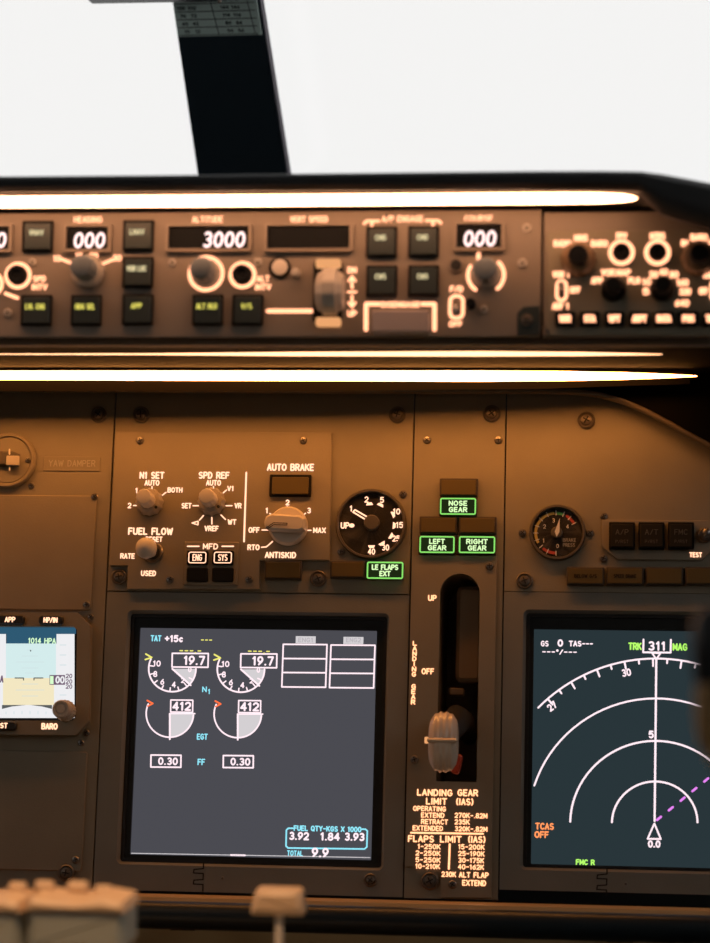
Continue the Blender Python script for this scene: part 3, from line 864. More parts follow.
I.line([(15, 678), (23.5, 678), (23.5, 680)], 1.1, IDRK, Z + .0004, 'wing_symbol', sc_); I.line([(43, 678), (34, 678), (34, 680)], 1.1, IDRK, Z + .0004, 'wing_symbol', sc_)
I.line([(30.5, 650.4), (30.7, 651)], 1.2, IDRK, Z + .0004, 'slip_mark', sc_)
I_box('readout', 49.5, 675, 65, 684.8, IBOX, Z + .0005)
I.text('00', 60, 679.8, 7, ITAPE, w=9, st=.22, z=Z + .0007, name='screen_text', parent=sc_); I.fill([(50, 684), (53.5, 684), (53.5, 676), (50, 676)], ITXT, Z + .0007, 'readout_mark', sc_)
for yy in (676, 681.5, 686.5):
    I.text('20', 69, yy, 4.4, IBOX, w=6.5, st=.2, z=Z + .0007, name='screen_text', parent=sc_)
for yy in (645, 655, 665, 695):
    I.line([(60, yy), (66, yy)], .8, IFNT, Z + .0003, 'tape_mark', sc_)
for x in (6, 14, 22, 30, 38, 46):
    I.line([(x, 711 + abs(x - 28) * .04), (x, 714)], .7, IFNT, Z + .0003, 'compass_mark', sc_)
I.text('A', 1.8, 679, 7, IBOX, w=3.5, st=.2, z=Z + .0007, name='screen_text', parent=sc_)
for t, x, y, w, bw in (('APP', 10, 619.5, 10.5, 14), ('HP/IN', 50.5, 620, 14, 12), ('RST', 2, 725.5, 11, 14)):
    o = I.rect('key', x - bw, y - 4.6, x + bw, y + 4.6, .0071, .0105, DARK, 3.5, 1)
    I.text(t, x, y, 5.2, LIT, w=w, st=.24, z=.0109, parent=o)
I.text('BARO', 49.5, 726.3, 6, LIT, w=16, st=.24, z=.0073)
o = knob(I, 'baro_knob', 66, 711, [(10.5, 0), (10.5, 5), (9.5, 6)], KNOB, 20, .06, z=.0071)
knob(I, 'knob_cap', 66, 711, [(9, 6), (9, 14), (7.8, 15.5), (6.2, 15.5), (5.8, 14.8), (4.4, 14.8), (4, 15.5), (0, 15.5)], KNOB, n=32, z=.0071, parent=o)

# ------------------------------------------------------------------ centre section
N = Thing(MIP, 'instrument_panel', 'brown panel carrying the flap gauge and the LE FLAPS EXT light', 'instrument panel', 250, 592)
k = N.k
N.put('base_plate', B().prism(panel_outline(N, seam_u(UX1) + g, seam_u(UX2) - g, 377, 592.5, 258), -.003, 0, .0003).mesh('base_plate', PANEL), 250, 592, 0)


def annunciator(T, cx, cy, w, h, lines=None, print_=None, z=.0001):
    o = T.rect('annunciator', cx - w / 2, cy - h / 2, cx + w / 2, cy + h / 2, z, z + .004, ANNF, 1, .8)
    if lines:
        T.rect('lens', cx - w / 2 + 1.2, cy - h / 2 + 1.2, cx + w / 2 - 1.2, cy + h / 2 - 1.2, z + .0041, z + .0046, AGB, 1, parent=o)
        rr = rrect((w - 2.4) * T.k, (h - 2.4) * T.k, 1.4 * T.k)
        T.put('lit_border', B().stroke(rr + [rr[0]], 1.5 * T.k).mesh('lit_border', AGR), cx, cy, z + .0050, o)
        for (t, wd), yy in zip(lines, (-3.1, 3.3)):
            T.text(t, cx, cy + yy, 5.4, AGT, w=wd, st=.24, z=z + .0052, parent=o)
    else:
        T.rect('lens', cx - w / 2 + 1.6, cy - h / 2 + 1.6, cx + w / 2 - 1.6, cy + h / 2 - 1.6, z + .0041, z + .0050, ANN, 1, .4, parent=o)
        if print_:
            T.text(print_, cx, cy, 3.6, ANNT, w=w * .6, st=.2, z=z + .0053, parent=o)
    return o


annunciator(N, 283, 570, 37, 19); annunciator(N, 347.5, 569.5, 35, 17.5)
annunciator(N, 385, 570.3, 37, 18, (('LE FLAPS', 26), ('EXT', 11)))
for x, y in ((403, 494), (341, 551.5)):
    N.screw(x, y, 3.8, .0001)
for x, y in ((141.5, 415), (397.5, 415), (318.5, 579)):
    N.screw(x, y, 8.4, .0001, True)

S = Thing(MIP, 'engine_select_panel', 'brown module with speed reference, fuel flow and auto brake knobs', 'control panel', 220, 588, .0002)
k = S.k
c0 = S.xy(220, 510)
mo = [(127, 589.5), (260, 589.5), (260, 560.5), (329.5, 560.5), (332, 432.5), (115, 431.5), (109.5, 566), (127.5, 566)]
S.put('module_plate', B().prism(poly_local(S, mo, .003, c0), 0, .003, .0006).mesh('module_plate', PANEL2), 220, 510, 0, ref=0)
S.screw(119.5, 577, 8, 0.0, True)
F = .003
def st(t, x, y, h, w=None, s=.215):
    S.text(t, x, y, h, LIT, w=w, st=s, z=F + .0004)


for t, x, y, h, w in (('N1 SET', 152, 475.3, 7, 25), ('AUTO', 152, 482.8, 5.6, 15), ('1', 136.5, 490.5, 5.4, None), ('BOTH', 175, 490, 5.2, 15), ('2', 129.5, 505.5, 5.4, None),
                      ('SPD REF', 214, 475.3, 7, 31), ('AUTO', 213.5, 482.8, 5.6, 15), ('V1', 230.5, 488.5, 5.4, 6.5), ('VR', 238, 505.7, 5.4, 7), ('WT', 232, 522, 5.4, 8.5), ('VREF', 211.5, 528.5, 5.4, 14), ('SET', 186.5, 505.7, 5.4, 10), ('<', 195, 523, 5.2, 7),
                      ('AUTO BRAKE', 290.5, 467.3, 7.2, 47), ('1', 266.8, 510.5, 5.6, None), ('2', 287.5, 502.5, 5.6, None), ('3', 309, 510.5, 5.6, None), ('MAX', 319.5, 530.3, 5.4, 12.5), ('OFF', 254, 530, 5.6, 11), ('RTO', 253.5, 547.3, 5.6, 12), ('ANTISKID', 280.5, 555, 6, 31),
                      ('FUEL FLOW', 150.5, 531.3, 7.2, 45), ('RESET', 154, 539.2, 5.2, 17), ('RATE', 127.5, 556, 5.4, 14.5), ('USED', 148.5, 573.3, 5.4, 15)):
    st(t, x, y, h, w)
for seg in (((133.5, 505.5), (138, 505.5)), ((162, 495.5), (166, 492.3)), ((138.5, 494), (142, 497)), ((152, 486.5), (152, 490)),
            ((193, 505.7), (199, 505.7)), ((226, 505.7), (232, 505.7)), ((222, 494), (226.5, 490)), ((221, 515), (225.5, 519.5)), ((211.8, 517.5), (211.8, 524)), ((203.5, 515.5), (199.5, 520)), ((213.5, 486.5), (213.5, 490)),
            ((262, 530), (268, 530)), ((306, 530.3), (311, 530.3)), ((269.8, 513.5), (273.5, 516)), ((287.3, 506.5), (287.3, 511)), ((305.5, 513.3), (302, 516)), ((261.5, 547.3), (266.5, 546.8), (272.5, 541.5))):
    S.line(seg, 1.2, LIT, F + .0004)
S.line([(246.3, 472.5), (244, 541.5)], 1.7, LIT, F + .0004)
for x, y in ((150, 502.5), (212, 502)):
    o = knob(S, 'selector_knob', x, y, [(14, 0), (14, 3), (13, 4.5), (12.2, 8), (9, 8.4)], KNOBS, 12, .06, n=48, z=F + .0002)
    knob(S, 'knob_cap', x, y, [(8.2, 8.4), (8.2, 21), (7.2, 23), (6, 23.2), (0, 23.2)], KNOBW, 12, .05, z=F + .0002, parent=o)
    S.put('set_screw', B().lathe([(.0011, 0), (.0011, .0004), (.0001, .0005)], 10).mesh('set_screw', GAP), x + 8.5, y + 7, F + .0092, o, ref=F)
# fuel flow toggle
o = knob(S, 'toggle_switch', 152.5, 552.5, [(11, 0), (11, 1.4), (9.8, 2.2), (8.4, 1.6), (7.6, .9)], STEEL, z=F + .0001)
knob(S, 'switch_boot', 152.5, 552.5, [(7.4, .8), (7, 1.4), (0, 1.6)], GAP, z=F + .0001, parent=o)
S.put('toggle_bat', B().tube([(0, -.0005, .001), (-.0002, -.0004, .008), (-.0004, -.0002, .014), (-.0006, .0000, .0185), (-.0007, .0002, .022), (-.0008, .0003, .0242), (-.0008, .0003, .0250)], [.0028, .0042, .0062, .0074, .0068, .0044, .0008], 20).mesh('toggle_bat', KNOBW), 152.5, 552.5, F, o)
# auto brake window and knob
o = S.rect('indicator_window', 269.5, 474.5, 311, 496.5, F + .0001, F + .0022, BTNF, 1, .6)
S.rect('lens', 272, 477, 308.5, 494, F + .0023, F + .0032, ANN, 1, .4, parent=o)
o = knob(S, 'auto_brake_knob', 288.5, 526.5, [(19.5, 0), (19.5, 2.5), (18.2, 5.5), (17.2, 6.2), (0, 6.2)], KNOBW, 0, n=48, z=F + .0002)
hp = [(-21, -1.2), (-19.5, -6), (-14, -8), (14, -8), (19, -5.5), (19.5, 0), (19, 5.5), (14, 8), (-14, 8), (-19.5, 5)]
h_ = S.put('knob_handle', B().prism([(x * k, y * k) for x, y in hp], .0062, .0175, .0014).mesh('knob_handle', KNOBW), 288.5, 526.5, F + .0002, o, R(-3))
S.put('pointer_line', B().stroke([(-19 * k, -3.4 * k), (-12.5 * k, 2 * k), (1 * k, 2.4 * k), (1 * k, .6 * k), (-12 * k, .2 * k), (-18 * k, -4.4 * k)], .8 * k).mesh('pointer_line', GAP), 286, 525.5, F + .0180, h_)
# MFD buttons
o = S.rect('button_plate', 183.5, 541.5, 238.5, 585, F + .0001, F + .0022, PANEL2, 1, 1)
S.text('MFD', 210.5, 546.4, 5.8, LIT, w=15, st=.18, z=F + .0026, parent=o)
S.line([(187.5, 546.3), (199, 546.3)], 1.3, LIT, F + .0026, parent=o); S.line([(222, 546.3), (233.5, 546.3)], 1.3, LIT, F + .0026, parent=o)
for t, x, y in (('ENG', 197.3, 557.5), ('SYS', 222.8, 557.5), (None, 197, 574.5), (None, 222.5, 574.5)):
    q = S.rect('button', x - 10.5, y - 7, x + 10.5, y + 7, F + .0023, F + .0048, KNOBD, 1.5, .8, parent=o)
    if t:
        rr = rrect(17 * k, 10.5 * k, 1.8 * k)
        me = B().stroke(rr + [rr[0]], 1.0 * k).text(t, 6.6 * k, w=9.5 * k, st=.15, z=.0001).mesh('button_legend', LIT); S.put('button_legend', me, x, y, F + .0052, q)
for x, y in ((140.3, 440.5), (303.5, 440.5), (170, 579.5), (249, 579.5)):
    S.screw(x, y, 3.8, F + .0001)

# flap gauge
Fg = Thing(MIP, 'flap_gauge', 'round flap position dial with a lit pointer at the digit one', 'gauge', 371, 524, .0002)
k = Fg.k
knob(Fg, 'bezel', 371.3, 524.5, [(35.6, 0), (35.6, 3), (34.4, 4.6), (32.6, 4.6), (32, 3.4), (32, 1.6)], RINGM, n=56, z=0)
knob(Fg, 'dial_face', 371.3, 524.5, [(31.8, 1.4), (31.8, 1.6), (0, 1.6)], GAUGE, n=56, z=0)
zg = .0021
for t, x, y, a in (('1', 351, 508.5, None), ('2', 366.5, 499.5, 258), ('5', 382, 500, 300), ('10', 396.5, 511.5, 338), ('15', 399.5, 525, 0), ('25', 396, 538.5, 25), ('30', 385.5, 547.5, 55), ('40', 371.5, 551.5, 95)):
    Fg.text(t, x, y, 6, LIT, w=None if len(t) < 2 else 7.2, st=.19, z=zg)
for dx, dy in ((-1.5, -20), (9.5, -19), (22, -9.5), (23, 1.5), (20, 12), (11, 19.5), (.5, 22.5)):
    L = math.hypot(dx, dy); ux, uy = dx / L, dy / L
    cx_, cy_ = 371 + dx, 524 + dy
    Fg.fill([(cx_ - ux * 1.2 - uy * 3.6, cy_ - uy * 1.2 + ux * 3.6), (cx_ - ux * 1.2 + uy * 3.6, cy_ - uy * 1.2 - ux * 3.6), (cx_ + ux * 1.6 + uy * 2.2, cy_ + uy * 1.6 - ux * 2.2), (cx_ + ux * 1.6 - uy * 2.2, cy_ + uy * 1.6 + ux * 2.2)], LIT, zg, 'dial_mark')
Fg.text('UP', 345, 525.5, 6.4, LIT, w=8.5, st=.2, z=zg); Fg.line([(351, 525.5), (352.5, 525.5)], 4, LIT, zg, 'dial_mark')
pp = Fg.line([(371, 523), (356, 513.5)], 2.8, BLACKG, .0052, 'pointer')
Fg.line([(353, 512), (365.5, 519.5), (367, 516.8), (355, 509.8)], 1.5, LIT, .0056, 'pointer_outline', pp, True)
knob(Fg, 'hub', 372.3, 523.5, [(7.8, 0), (7.8, 4.5), (6.8, 5.4), (0, 5.6)], RINGM, z=.0017)

# ------------------------------------------------------------------ display units
def display_unit(label, ua, ub, pxm, holepx, screenpx, hx, bg_m):
    T = Thing(MIP, 'display_unit', label, 'display', pxm, 893)
    vt, vb = MIP.uv(pxm, 593.5).y, MIP.uv(pxm, 893.5).y
    x0, y0, x1, y1 = holepx
    w, h, cx, cy = T.dims(x0, y0, x1, y1, 0)
    c = MIP.uv(pxm, 740); cc = (c.x - T.o0.x, c.y - T.o0.y)
    out = [(ua - T.o0.x - cc[0], vb - T.o0.y - cc[1]), (ub - T.o0.x - cc[0], vb - T.o0.y - cc[1]), (ub - T.o0.x - cc[0], vt - T.o0.y - cc[1]), (ua - T.o0.x - cc[0], vt - T.o0.y - cc[1])]
    hl = rrect(w, h, 6 * T.k, 5, cx - cc[0], cy - cc[1]); hl2 = inset(hl, .0028)
    b = B().plate(out, [hl], -.0005, 0)
    nn = len(hl)
    b.add([(x, y, 0) for x, y in hl] + [(x, y, -.007) for x, y in hl2], [[i, nn + i, nn + (i + 1) % nn, (i + 1) % nn] for i in range(nn)])
    T.put('frame', b.mesh('frame', FRAME), pxm, 740, 0)
    # stepped black bezel and the screen
    sx0, sy0, sx1, sy1 = screenpx
    sw, sh, scx, scy = T.dims(sx0, sy0, sx1, sy1, -.0085)
    s0 = rrect(sw, sh, .0006, 5, scx - cc[0], scy - cc[1])
    T.put('bezel', B().ring(inset(hl, .0012), s0, -.0085, -.0062).mesh('bezel', BLACKG), pxm, 740, 0)
    gl = rrect(w - 6 * T.k, h - 6 * T.k, 3 * T.k, 4, cx - cc[0], cy - cc[1])
    T.put('bezel_step', B().ring(gl, inset(gl, .0022), -.0061, -.0045).mesh('bezel_step', DARK), pxm, 740, 0)
    sc = T.rect('screen', sx0, sy0, sx1, sy1, -.0100, -.0084, bg_m)
    # spring latch joint in the bottom rail
    lx, ly = hx
    T.line([(lx + 1, ly - 17.5), (lx + 1, ly - 12.5), (lx - 8.5, ly - 11.5), (lx - 9, ly - 8), (lx + .8, ly - 7.5), (lx + .6, ly - 1.5), (lx - 8.7, ly - .8), (lx - 9.2, ly + 3), (lx + .5, ly + 3.5), (lx + .4, ly + 10)], 1.3, GAP, .0003, 'latch_joint')
    T.screw(lx + 20, ly - 3, 1.5, .0001)
    return T, sc


D, ds = display_unit('square engine display on slate screen with round gauges and a fuel box', seam_u(UX1) + g, seam_u(UX2) - g, 256, (121.5, 611.5, 386.5, 867.5), (135.5, 629.5, 374.5, 857.5), (202.5, 881), SBG)
D.screw(370.5, 880, 6.6, .0001, True)
Z = -.0081
k = D.k
# slightly skewed screen read-outs are placed through the panel plane itself
def dt(t, x, y, h, m, w=None, s=.17):
    D.text(t, x, y, h * 1.04, m, w=w, st=s * 1.2, z=Z, name='readout', parent=ds)


def dl(pts, w, m, close=False, nm='symbol_line', z=Z):
    D.line(pts, w * 1.12, m, z, nm, ds, close)


dt('TAT', 156, 638.3, 6, SCY, 11); dt('+15c', 174, 638.6, 6.8, SW, 19, .2)
dt('---', 206.5, 640, 5, SYE, 12)
for i, (ox, oy) in enumerate(((0, 0), (68.6, .5))):
    cx, cy, r = 172.3 + ox, 668.8 + oy, 23.6
    dl([(cx - r * math.cos(R(a)), cy - r * math.sin(R(a)) * .97) for a in [25 - 5 * q for q in range(0, 43)]][:42], 1.5, SW, nm='n1_arc')
    D.fill([(cx, cy)] + [(cx + r * math.cos(R(a)), cy + r * math.sin(R(a)) * .97) for a in range(0, 46, 5)], SGREY, Z - .0001, 'n1_sector', ds)
    dl([(cx, cy), (cx + r * .78, cy + r * .70)], 1.6, SW)
    for a in (0, 22, 46, 70, 92, 115, 138, 160):
        dl([(cx - (r - 1) * math.cos(R(a - 8)), cy + (r - 1) * math.sin(R(a - 8))), (cx - (r - 4.5) * math.cos(R(a - 8)), cy + (r - 4.5) * math.sin(R(a - 8)))], 1.2, SW)
    dl([(cx, 653.3 + oy), (cx + 36, 653.5 + oy), (cx + 35.7, 667.3 + oy), (cx - .3, 667 + oy)], 1.4, SW, True, 'n1_box')
    dt('19.7', cx + 22, 660.4 + oy, 9, SW, 22, .17)
    dt('10', cx - 15.5, 663.5 + oy, 5.8, SW, 8); dt('8', cx - 17, 674 + oy, 5.8, SW); dt('6', cx - 10, 681.8 + oy, 5.8, SW); dt('4', cx + 1.5, 684.6 + oy, 5.8, SW); dt('2', cx + 10.5, 680.2 + oy, 5.2, SW); dt('0', cx + 17.5, 669.5 + oy, 5, SW)
    dt('---.-', cx + 18, 650.8 + oy, 4.5, SYE, 23, .22)
    dl([(cx - 26.5, 654 + oy), (cx - 20.5, 657.5 + oy), (cx - 27, 659.5 + oy)], 1.5, SYE, nm='limit_bug')
    cx, cy, r = 169.8 + ox * .99, 713.6 + oy, 23.6
    dl([(cx - r * math.cos(R(a)), cy - r * math.sin(R(a))) for a in [24 - 5 * q for q in range(0, 41)]], 1.4, SW, nm='egt_arc')
    D.fill([(cx, cy)] + [(cx + (r + 1) * math.cos(R(a)), cy + r * math.sin(R(a))) for a in range(0, 91, 6)], SGREY, Z - .0001, 'egt_sector', ds)
    dl([(cx, cy), (cx, cy + r + 2)], 1.6, SW); dl([(cx, cy), (cx + r + 1.5, cy)], 1.2, SW)
    dl([(cx + 1, 700 + oy), (cx + 23, 700.2 + oy), (cx + 22.8, 712.3 + oy), (cx + .8, 712 + oy)], 1.3, SW, True, 'egt_box')
    dt('412', cx + 12, 706.2 + oy, 8.6, SW, 19, .18)
    dl([(cx - 22.5, 700.5 + oy), (cx - 17, 703.5 + oy), (cx - 22, 706 + oy)], 1.5, SRE, nm='limit_bug')
    bx = 151 + ox * 1.055
    dl([(bx, 755 + oy), (bx + 30, 755.3 + oy), (bx + 29.8, 767.3 + oy), (bx - .2, 767 + oy)], 1.4, SW, True, 'flow_box')
    dt('0.30', bx + 17, 761.2 + oy, 7.2, SW, 20, .18)
dt('N', 204.5, 689.3, 5.4, SCY, 4.6); dt('1', 209, 691.5, 5, SCY); dt('EGT', 202.3, 736.7, 5.8, SCY, 11); dt('FF', 201.3, 762, 6, SCY, 7.5)
for x0, x1, y0 in ((282.3, 327, 644.3), (330, 375, 645)):
    dl([(x0 + 1, y0), (x1, y0 + .3), (x1 - 1.4, y0 + 43), (x0 - .5, y0 + 42.6)], 1.4, SW, True, 'message_table')
    for q in (14.2, 28.2):
        dl([(x0 + .7 - q * .02, y0 + q), (x1 - q * .03, y0 + q + .3)], 1.4, SW, nm='message_rule')
    D.fill([(x0 + 13.3, y0 - 1), (x0 + 33.3, y0 - .8), (x0 + 33.5, y0 - 8), (x0 + 13.5, y0 - 8.2)], SGREY, Z, 'message_tab', ds)
for x, t in ((305.7, 'ENG1'), (353.5, 'ENG2')):
    D.text(t, x, 640, 4.6, glow('tab_print', (.48, .45, .48), 1.0), w=15, st=.18, z=Z + .0002, name='readout', parent=ds)
dl([(293, 828.3), (288.5, 828.2), (286.4, 830), (286, 846), (288, 848), (364.5, 849), (366.8, 847), (367.3, 831), (365.5, 829.2), (362, 829.2)], 1.4, SCY, nm='fuel_box')
dt('FUEL QTY-KGS X 1000', 327.5, 828.8, 5.2, SCY, 68, .2)
for t, x, y, w in (('3.92', 299, 836, 20), ('1.84', 330, 836.6, 19.5), ('3.93', 354.5, 836.8, 20)):
    dt(t, x, y, 7.6, SW, w, .19)
dt('TOTAL', 295, 853.2, 5, SCY, 16); dt('9.9', 320.2, 852.6, 9, SW, 17, .18)
dl([(131.5, 853.2), (370, 857.6)], .7, SGREY); dl([(231, 855), (245, 855.3)], 1.6, SW)

Nd, ns = display_unit('navigation map display with white range arcs on a teal screen', seam_u(UX3 + 4.5) + g, seam_u(860), 656, (521.5, 611, 786, 873), (532.5, 631, 780, 867), (606, 886.5), SBG2)
def nt_(t, x, y, h, m, w=None, s=.17):
    Nd.text(t, x, y, h * 1.04, m, w=w, st=s * 1.2, z=Z, name='readout', parent=ns)


def nl(pts, w, m, close=False, nm='symbol_line'):
    Nd.line(pts, w * 1.2, m, Z, nm, ns, close)


nt_('GS', 544.7, 643.6, 5.6, SW, 8); nt_('0', 560.3, 643, 7.2, SW, 5.5, .2); nt_('TAS---', 581, 643.7, 5.6, SW, 25, .2)
nt_('---*/---', 559.5, 652, 5.2, SW, 36, .2)
nt_('TRK', 635, 646.3, 7.2, SGR, 13.5, .18); nt_('MAG', 680, 647, 7.2, SGR, 15, .18); nt_('311', 656.8, 646, 9.2, SW, 18, .17)
nl([(643.5, 639.5), (643.2, 652.3), (670.6, 652.6), (670.9, 639.8)], 1.6, SW, nm='track_box')
nl([(652, 653), (660.5, 653.2), (656.3, 659)], 1.4, SW, True, 'track_pointer')
nl([(656.3, 659.5), (654.6, 821)], 1.8, SW, nm='track_line')
CX, CY = 654.7, 823
def rg(r, a0, a1, ky=1.0, n=40):
    return [(CX + (1.2 * (r * math.cos(R(a)) / 164)) + r * math.sin(R(a)), CY - ky * r * math.cos(R(a))) for a in [a0 + (a1 - a0) * q / n for q in range(n + 1)]]


nl(rg(164.5, -45.5, 62), 1.6, SW, nm='compass_arc'); nl(rg(126.5, -72.5, 88, .985), 1.6, SW, nm='range_arc'); nl(rg(84.5, -89, 89, .972), 1.7, SW, nm='range_arc'); nl(rg(42.8, -89, 89, .97), 1.7, SW, nm='range_arc')
for hd in range(265, 375, 5):
    a = hd - 311.0
    if -45 < a < 55:
        L = 7 if hd % 10 == 0 else 3.8
        p, q = rg(164, a, a, n=1)[0], rg(164 - L, a, a, n=1)[0]
        nl([p, q], 1.6, SW, nm='compass_tick')
for t, x, y, a in (('27', 552, 706.2, 38), ('30', 626.3, 672.6, 10), ('33', 707, 678, -19)):
    Nd.text(t, x, y, 7.6, SW, w=9.5, st=.2, z=Z, name='readout', parent=ns, rz=R(a))
nt_('5', 651.2, 734.5, 7.4, SW, None, .2)
nl([(654.4, 823.5), (647.6, 838.8), (660.8, 839)], 1.5, SW, True, 'aircraft_symbol'); nt_('0.0', 654.2, 844, 7, SW, 12.5, .2)
for q in range(7):
    x0, y0 = 657 + q * 11.8, 820 - q * 9.6
    nl([(x0, y0), (x0 + 4, y0 - 3.3)], 2.0, SMA, nm='route_dash')
nt_('TCAS', 544.6, 826.3, 6.6, SOR, 19, .19); nt_('OFF', 541.6, 834.6, 6.6, SOR, 14.5, .19); nt_('FMC R', 585.3, 862.2, 5.4, SGR, 19, .2)

# ------------------------------------------------------------------ landing gear panel
Gp = Thing(MIP, 'landing_gear_control_panel', 'tall brown panel with a lever slot and green gear lights', 'control panel', 450, 898)
k = Gp.k
ua, ub = seam_u(UX2) + g, seam_u(UX3 + 4.5) - g
po = panel_outline(Gp, ua, ub, 377, 899, 450)
c0 = Gp.xy(450, 645)
sl_l, sl_r = Gp.xy(438.5, 680)[0], Gp.xy(478.5, 680)[0]
stop, sbot = Gp.xy(458, 574)[1], Gp.xy(458, 782)[1]
rs = (sl_r - sl_l) / 2; scx = (sl_r + sl_l) / 2
slot = [(sl_l, sbot), (sl_r, sbot)] + [(scx + rs * math.cos(R(a)), stop - rs + rs * math.sin(R(a))) for a in range(0, 181, 12)]
off2 = lambda L: [(x - c0[0], y - c0[1]) for x, y in L]
Gp.put('base_plate', B().plate(off2(po), [off2(slot)], -.003, 0).mesh('base_plate', PANEL), 450, 645, 0)
ov = [(po[0][0] + .0004, Gp.xy(420, 867)[1]), (Gp.xy(441, 867)[0], Gp.xy(441, 867)[1]), (Gp.xy(441, 897)[0], Gp.xy(441, 897.5)[1]), (Gp.xy(495, 680)[0], Gp.xy(490, 897.5)[1]), (Gp.xy(495, 680)[0], Gp.xy(495, 556.5)[1]), (po[0][0] + .0004, Gp.xy(415, 556)[1])]
Gp.put('light_plate', B().plate(off2(ov), [off2(slot)], .0002, .0022).mesh('light_plate', PANEL2), 450, 645, 0)
# walls of the slot, open at the front
so = [(x, y) for x, y in off2(slot)]; nn = len(so)
wb = B().add([(x, y, -.0035) for x, y in so] + [(x, y, -.075) for x, y in so], [[i, (i + 1) % nn, nn + (i + 1) % nn, nn + i][::-1] for i in range(nn)])
wb.use(0).add([(x, y, -.075) for x, y in so], [list(range(nn))])
Gp.put('slot_well', wb.mesh('slot_well', WELL, GAP), 450, 645, 0)
Gp.rect('lever_guide', 456, 586, 482, 682, -.030, -.014, WELL, 6, 4)
annunciator(Gp, 458.7, 487.3, 38, 18); annunciator(Gp, 458, 506.3, 38, 18.5, (('NOSE', 19), ('GEAR', 19)))
annunciator(Gp, 438.3, 525, 37.5, 17.5); annunciator(Gp, 477.6, 525.3, 37.5, 17.5)
annunciator(Gp, 437, 544.5, 37, 18.5, (('LEFT', 16), ('GEAR', 19))); annunciator(Gp, 477, 544.7, 38, 18.5, (('RIGHT', 22), ('GEAR', 19)))
for x, y, z in ((427, 440, .0001), (498.3, 440, .0001), (489.5, 566, .0023), (414.5, 759.5, .0023), (452.5, 884.5, .0023)):
    Gp.screw(x, y, 4.2, z)
Gp.screw(491.8, 414, 9, .0001, True); Gp.screw(430, 881, 9, .0001, True)
zf = .0026
def gt(t, x, y, h, w=None, s=.2):
    Gp.text(t, x, y, h, LITG, w=w, st=s, z=zf)


gt('UP', 432.3, 598, 6, 8.5); gt('OFF', 427.8, 671.3, 6, 12.5)
for i, ch in enumerate('LANDING'):
    gt(ch, 414.9 - i * .17, 643.3 + i * 5.15, 4.9, 4.2 if ch != 'I' else None, .24)
for i, ch in enumerate('GEAR'):
    gt(ch, 413.6 - i * .17, 686.5 + i * 5.2, 4.9, 4.3, .24)
for t, a, c, y, h in (('LANDING', 417, 452.5, 792.6, 6.6), ('GEAR', 457.5, 478, 792.8, 6.6), ('LIMIT', 426, 447, 801.3, 6.6), ('(IAS)', 456, 473.5, 801.8, 6.6), ('OPERATING', 413, 446, 808.7, 5), ('EXTEND', 421, 444.4, 815.2, 5), ('270K-.82M', 454.6, 487.3, 815.6, 5),
                      ('RETRACT', 421, 448, 821.8, 5), ('235K', 454.6, 469.7, 822, 5), ('EXTENDED', 412.6, 443, 828.2, 5), ('320K-.82M', 454.6, 487.3, 829, 5), ('FLAPS', 408, 434, 838.8, 6.6), ('LIMIT', 440, 461.5, 839.2, 6.6), ('(IAS)', 468, 485.5, 839.5, 6.6),
                      ('1-250K', 417.5, 440.5, 846.6, 5), ('2-250K', 415.5, 440.5, 853.2, 5), ('5-250K', 415.5, 440.5, 859.9, 5), ('10-210K', 415.3, 440, 866.3, 5), ('15-200K', 458.2, 484.5, 847, 5), ('25-190K', 458.2, 484.5, 853.7, 5), ('30-175K', 458.2, 484, 860.4, 5), ('40-162K', 458, 484, 867, 5),
                      ('230K', 441.5, 456, 874.3, 5.2), ('ALT FLAP', 459, 488.5, 875, 5.4), ('EXTEND', 462.3, 486, 883, 5.6)):
    gt(t, (a + c) / 2, y, h, c - a, .2)
Gp.line([(411, 832.7), (483, 833.8)], 1.7, LITG, zf); Gp.line([(449.7, 844.3), (448.8, 868.8)], 1.9, LITG, zf)

# gear lever
Lv = Thing(MIP, 'landing_gear_lever', 'lever with a ribbed wheel shaped knob set down in the slot', 'lever', 462, 760, -.03)
k = Lv.k
fm = lambda px, py, z: Vector((*Lv.xy(px, py, z + .03), z + .03))
kn = fm(443.5, 742, .045)
Lv_arm = B().tube([fm(468, 735, -.04), fm(463, 722, -.012), fm(458, 719, .008), fm(452, 728, .026), kn], [.0075, .0098, .0098, .0088, .006], 18, .8).mesh('arm', DARK)
o = bpy.data.objects.new('arm', Lv_arm); COL.objects.link(o); Lv._link(o, Vector((0, 0, 0)), None)
b = B(); RX, RH = 9.6 * .001, 20.0 * .001; nx, na = 41, 40
vs_, fs_ = [], []
for i in range(nx):
    t = -1 + 2 * i / (nx - 1); r = (1 - abs(t) ** 2.6) ** .5 if abs(t) < 1 else 0.02
    r = max(r, .02); rr = RH * (.42 + .58 * r) * (1 - .05 * (.5 + .5 * math.cos(t * math.pi * 5)) * max(0, 1 - abs(t)) ** .3)
    for j in range(na):
        a = 2 * math.pi * j / na; vs_.append((t * RX, rr * math.cos(a), rr * .62 * math.sin(a)))
for i in range(nx - 1):
    for j in range(na):
        j2 = (j + 1) % na; fs_.append([i * na + j, (i + 1) * na + j, (i + 1) * na + j2, i * na + j2])
fs_.append(list(range(na))); fs_.append([(nx - 1) * na + j for j in range(na)][::-1])
o = bpy.data.objects.new('wheel_knob', b.add(vs_, fs_).mesh('wheel_knob', CLEAR, angle=70)); COL.objects.link(o); Lv._link(o, kn, None, 0, 'ribbed tan translucent wheel knob')
wk = o
band = [(-RX * 1.03, .0012, 0), (RX * 1.03, .0012, 0)]
o = bpy.data.objects.new('band', B().prism(rrect(2.04 * RX, .0030, .0014), .0085, .0132, .001).mesh('band', CLEAR)); COL.objects.link(o); Lv._link(o, kn, wk)
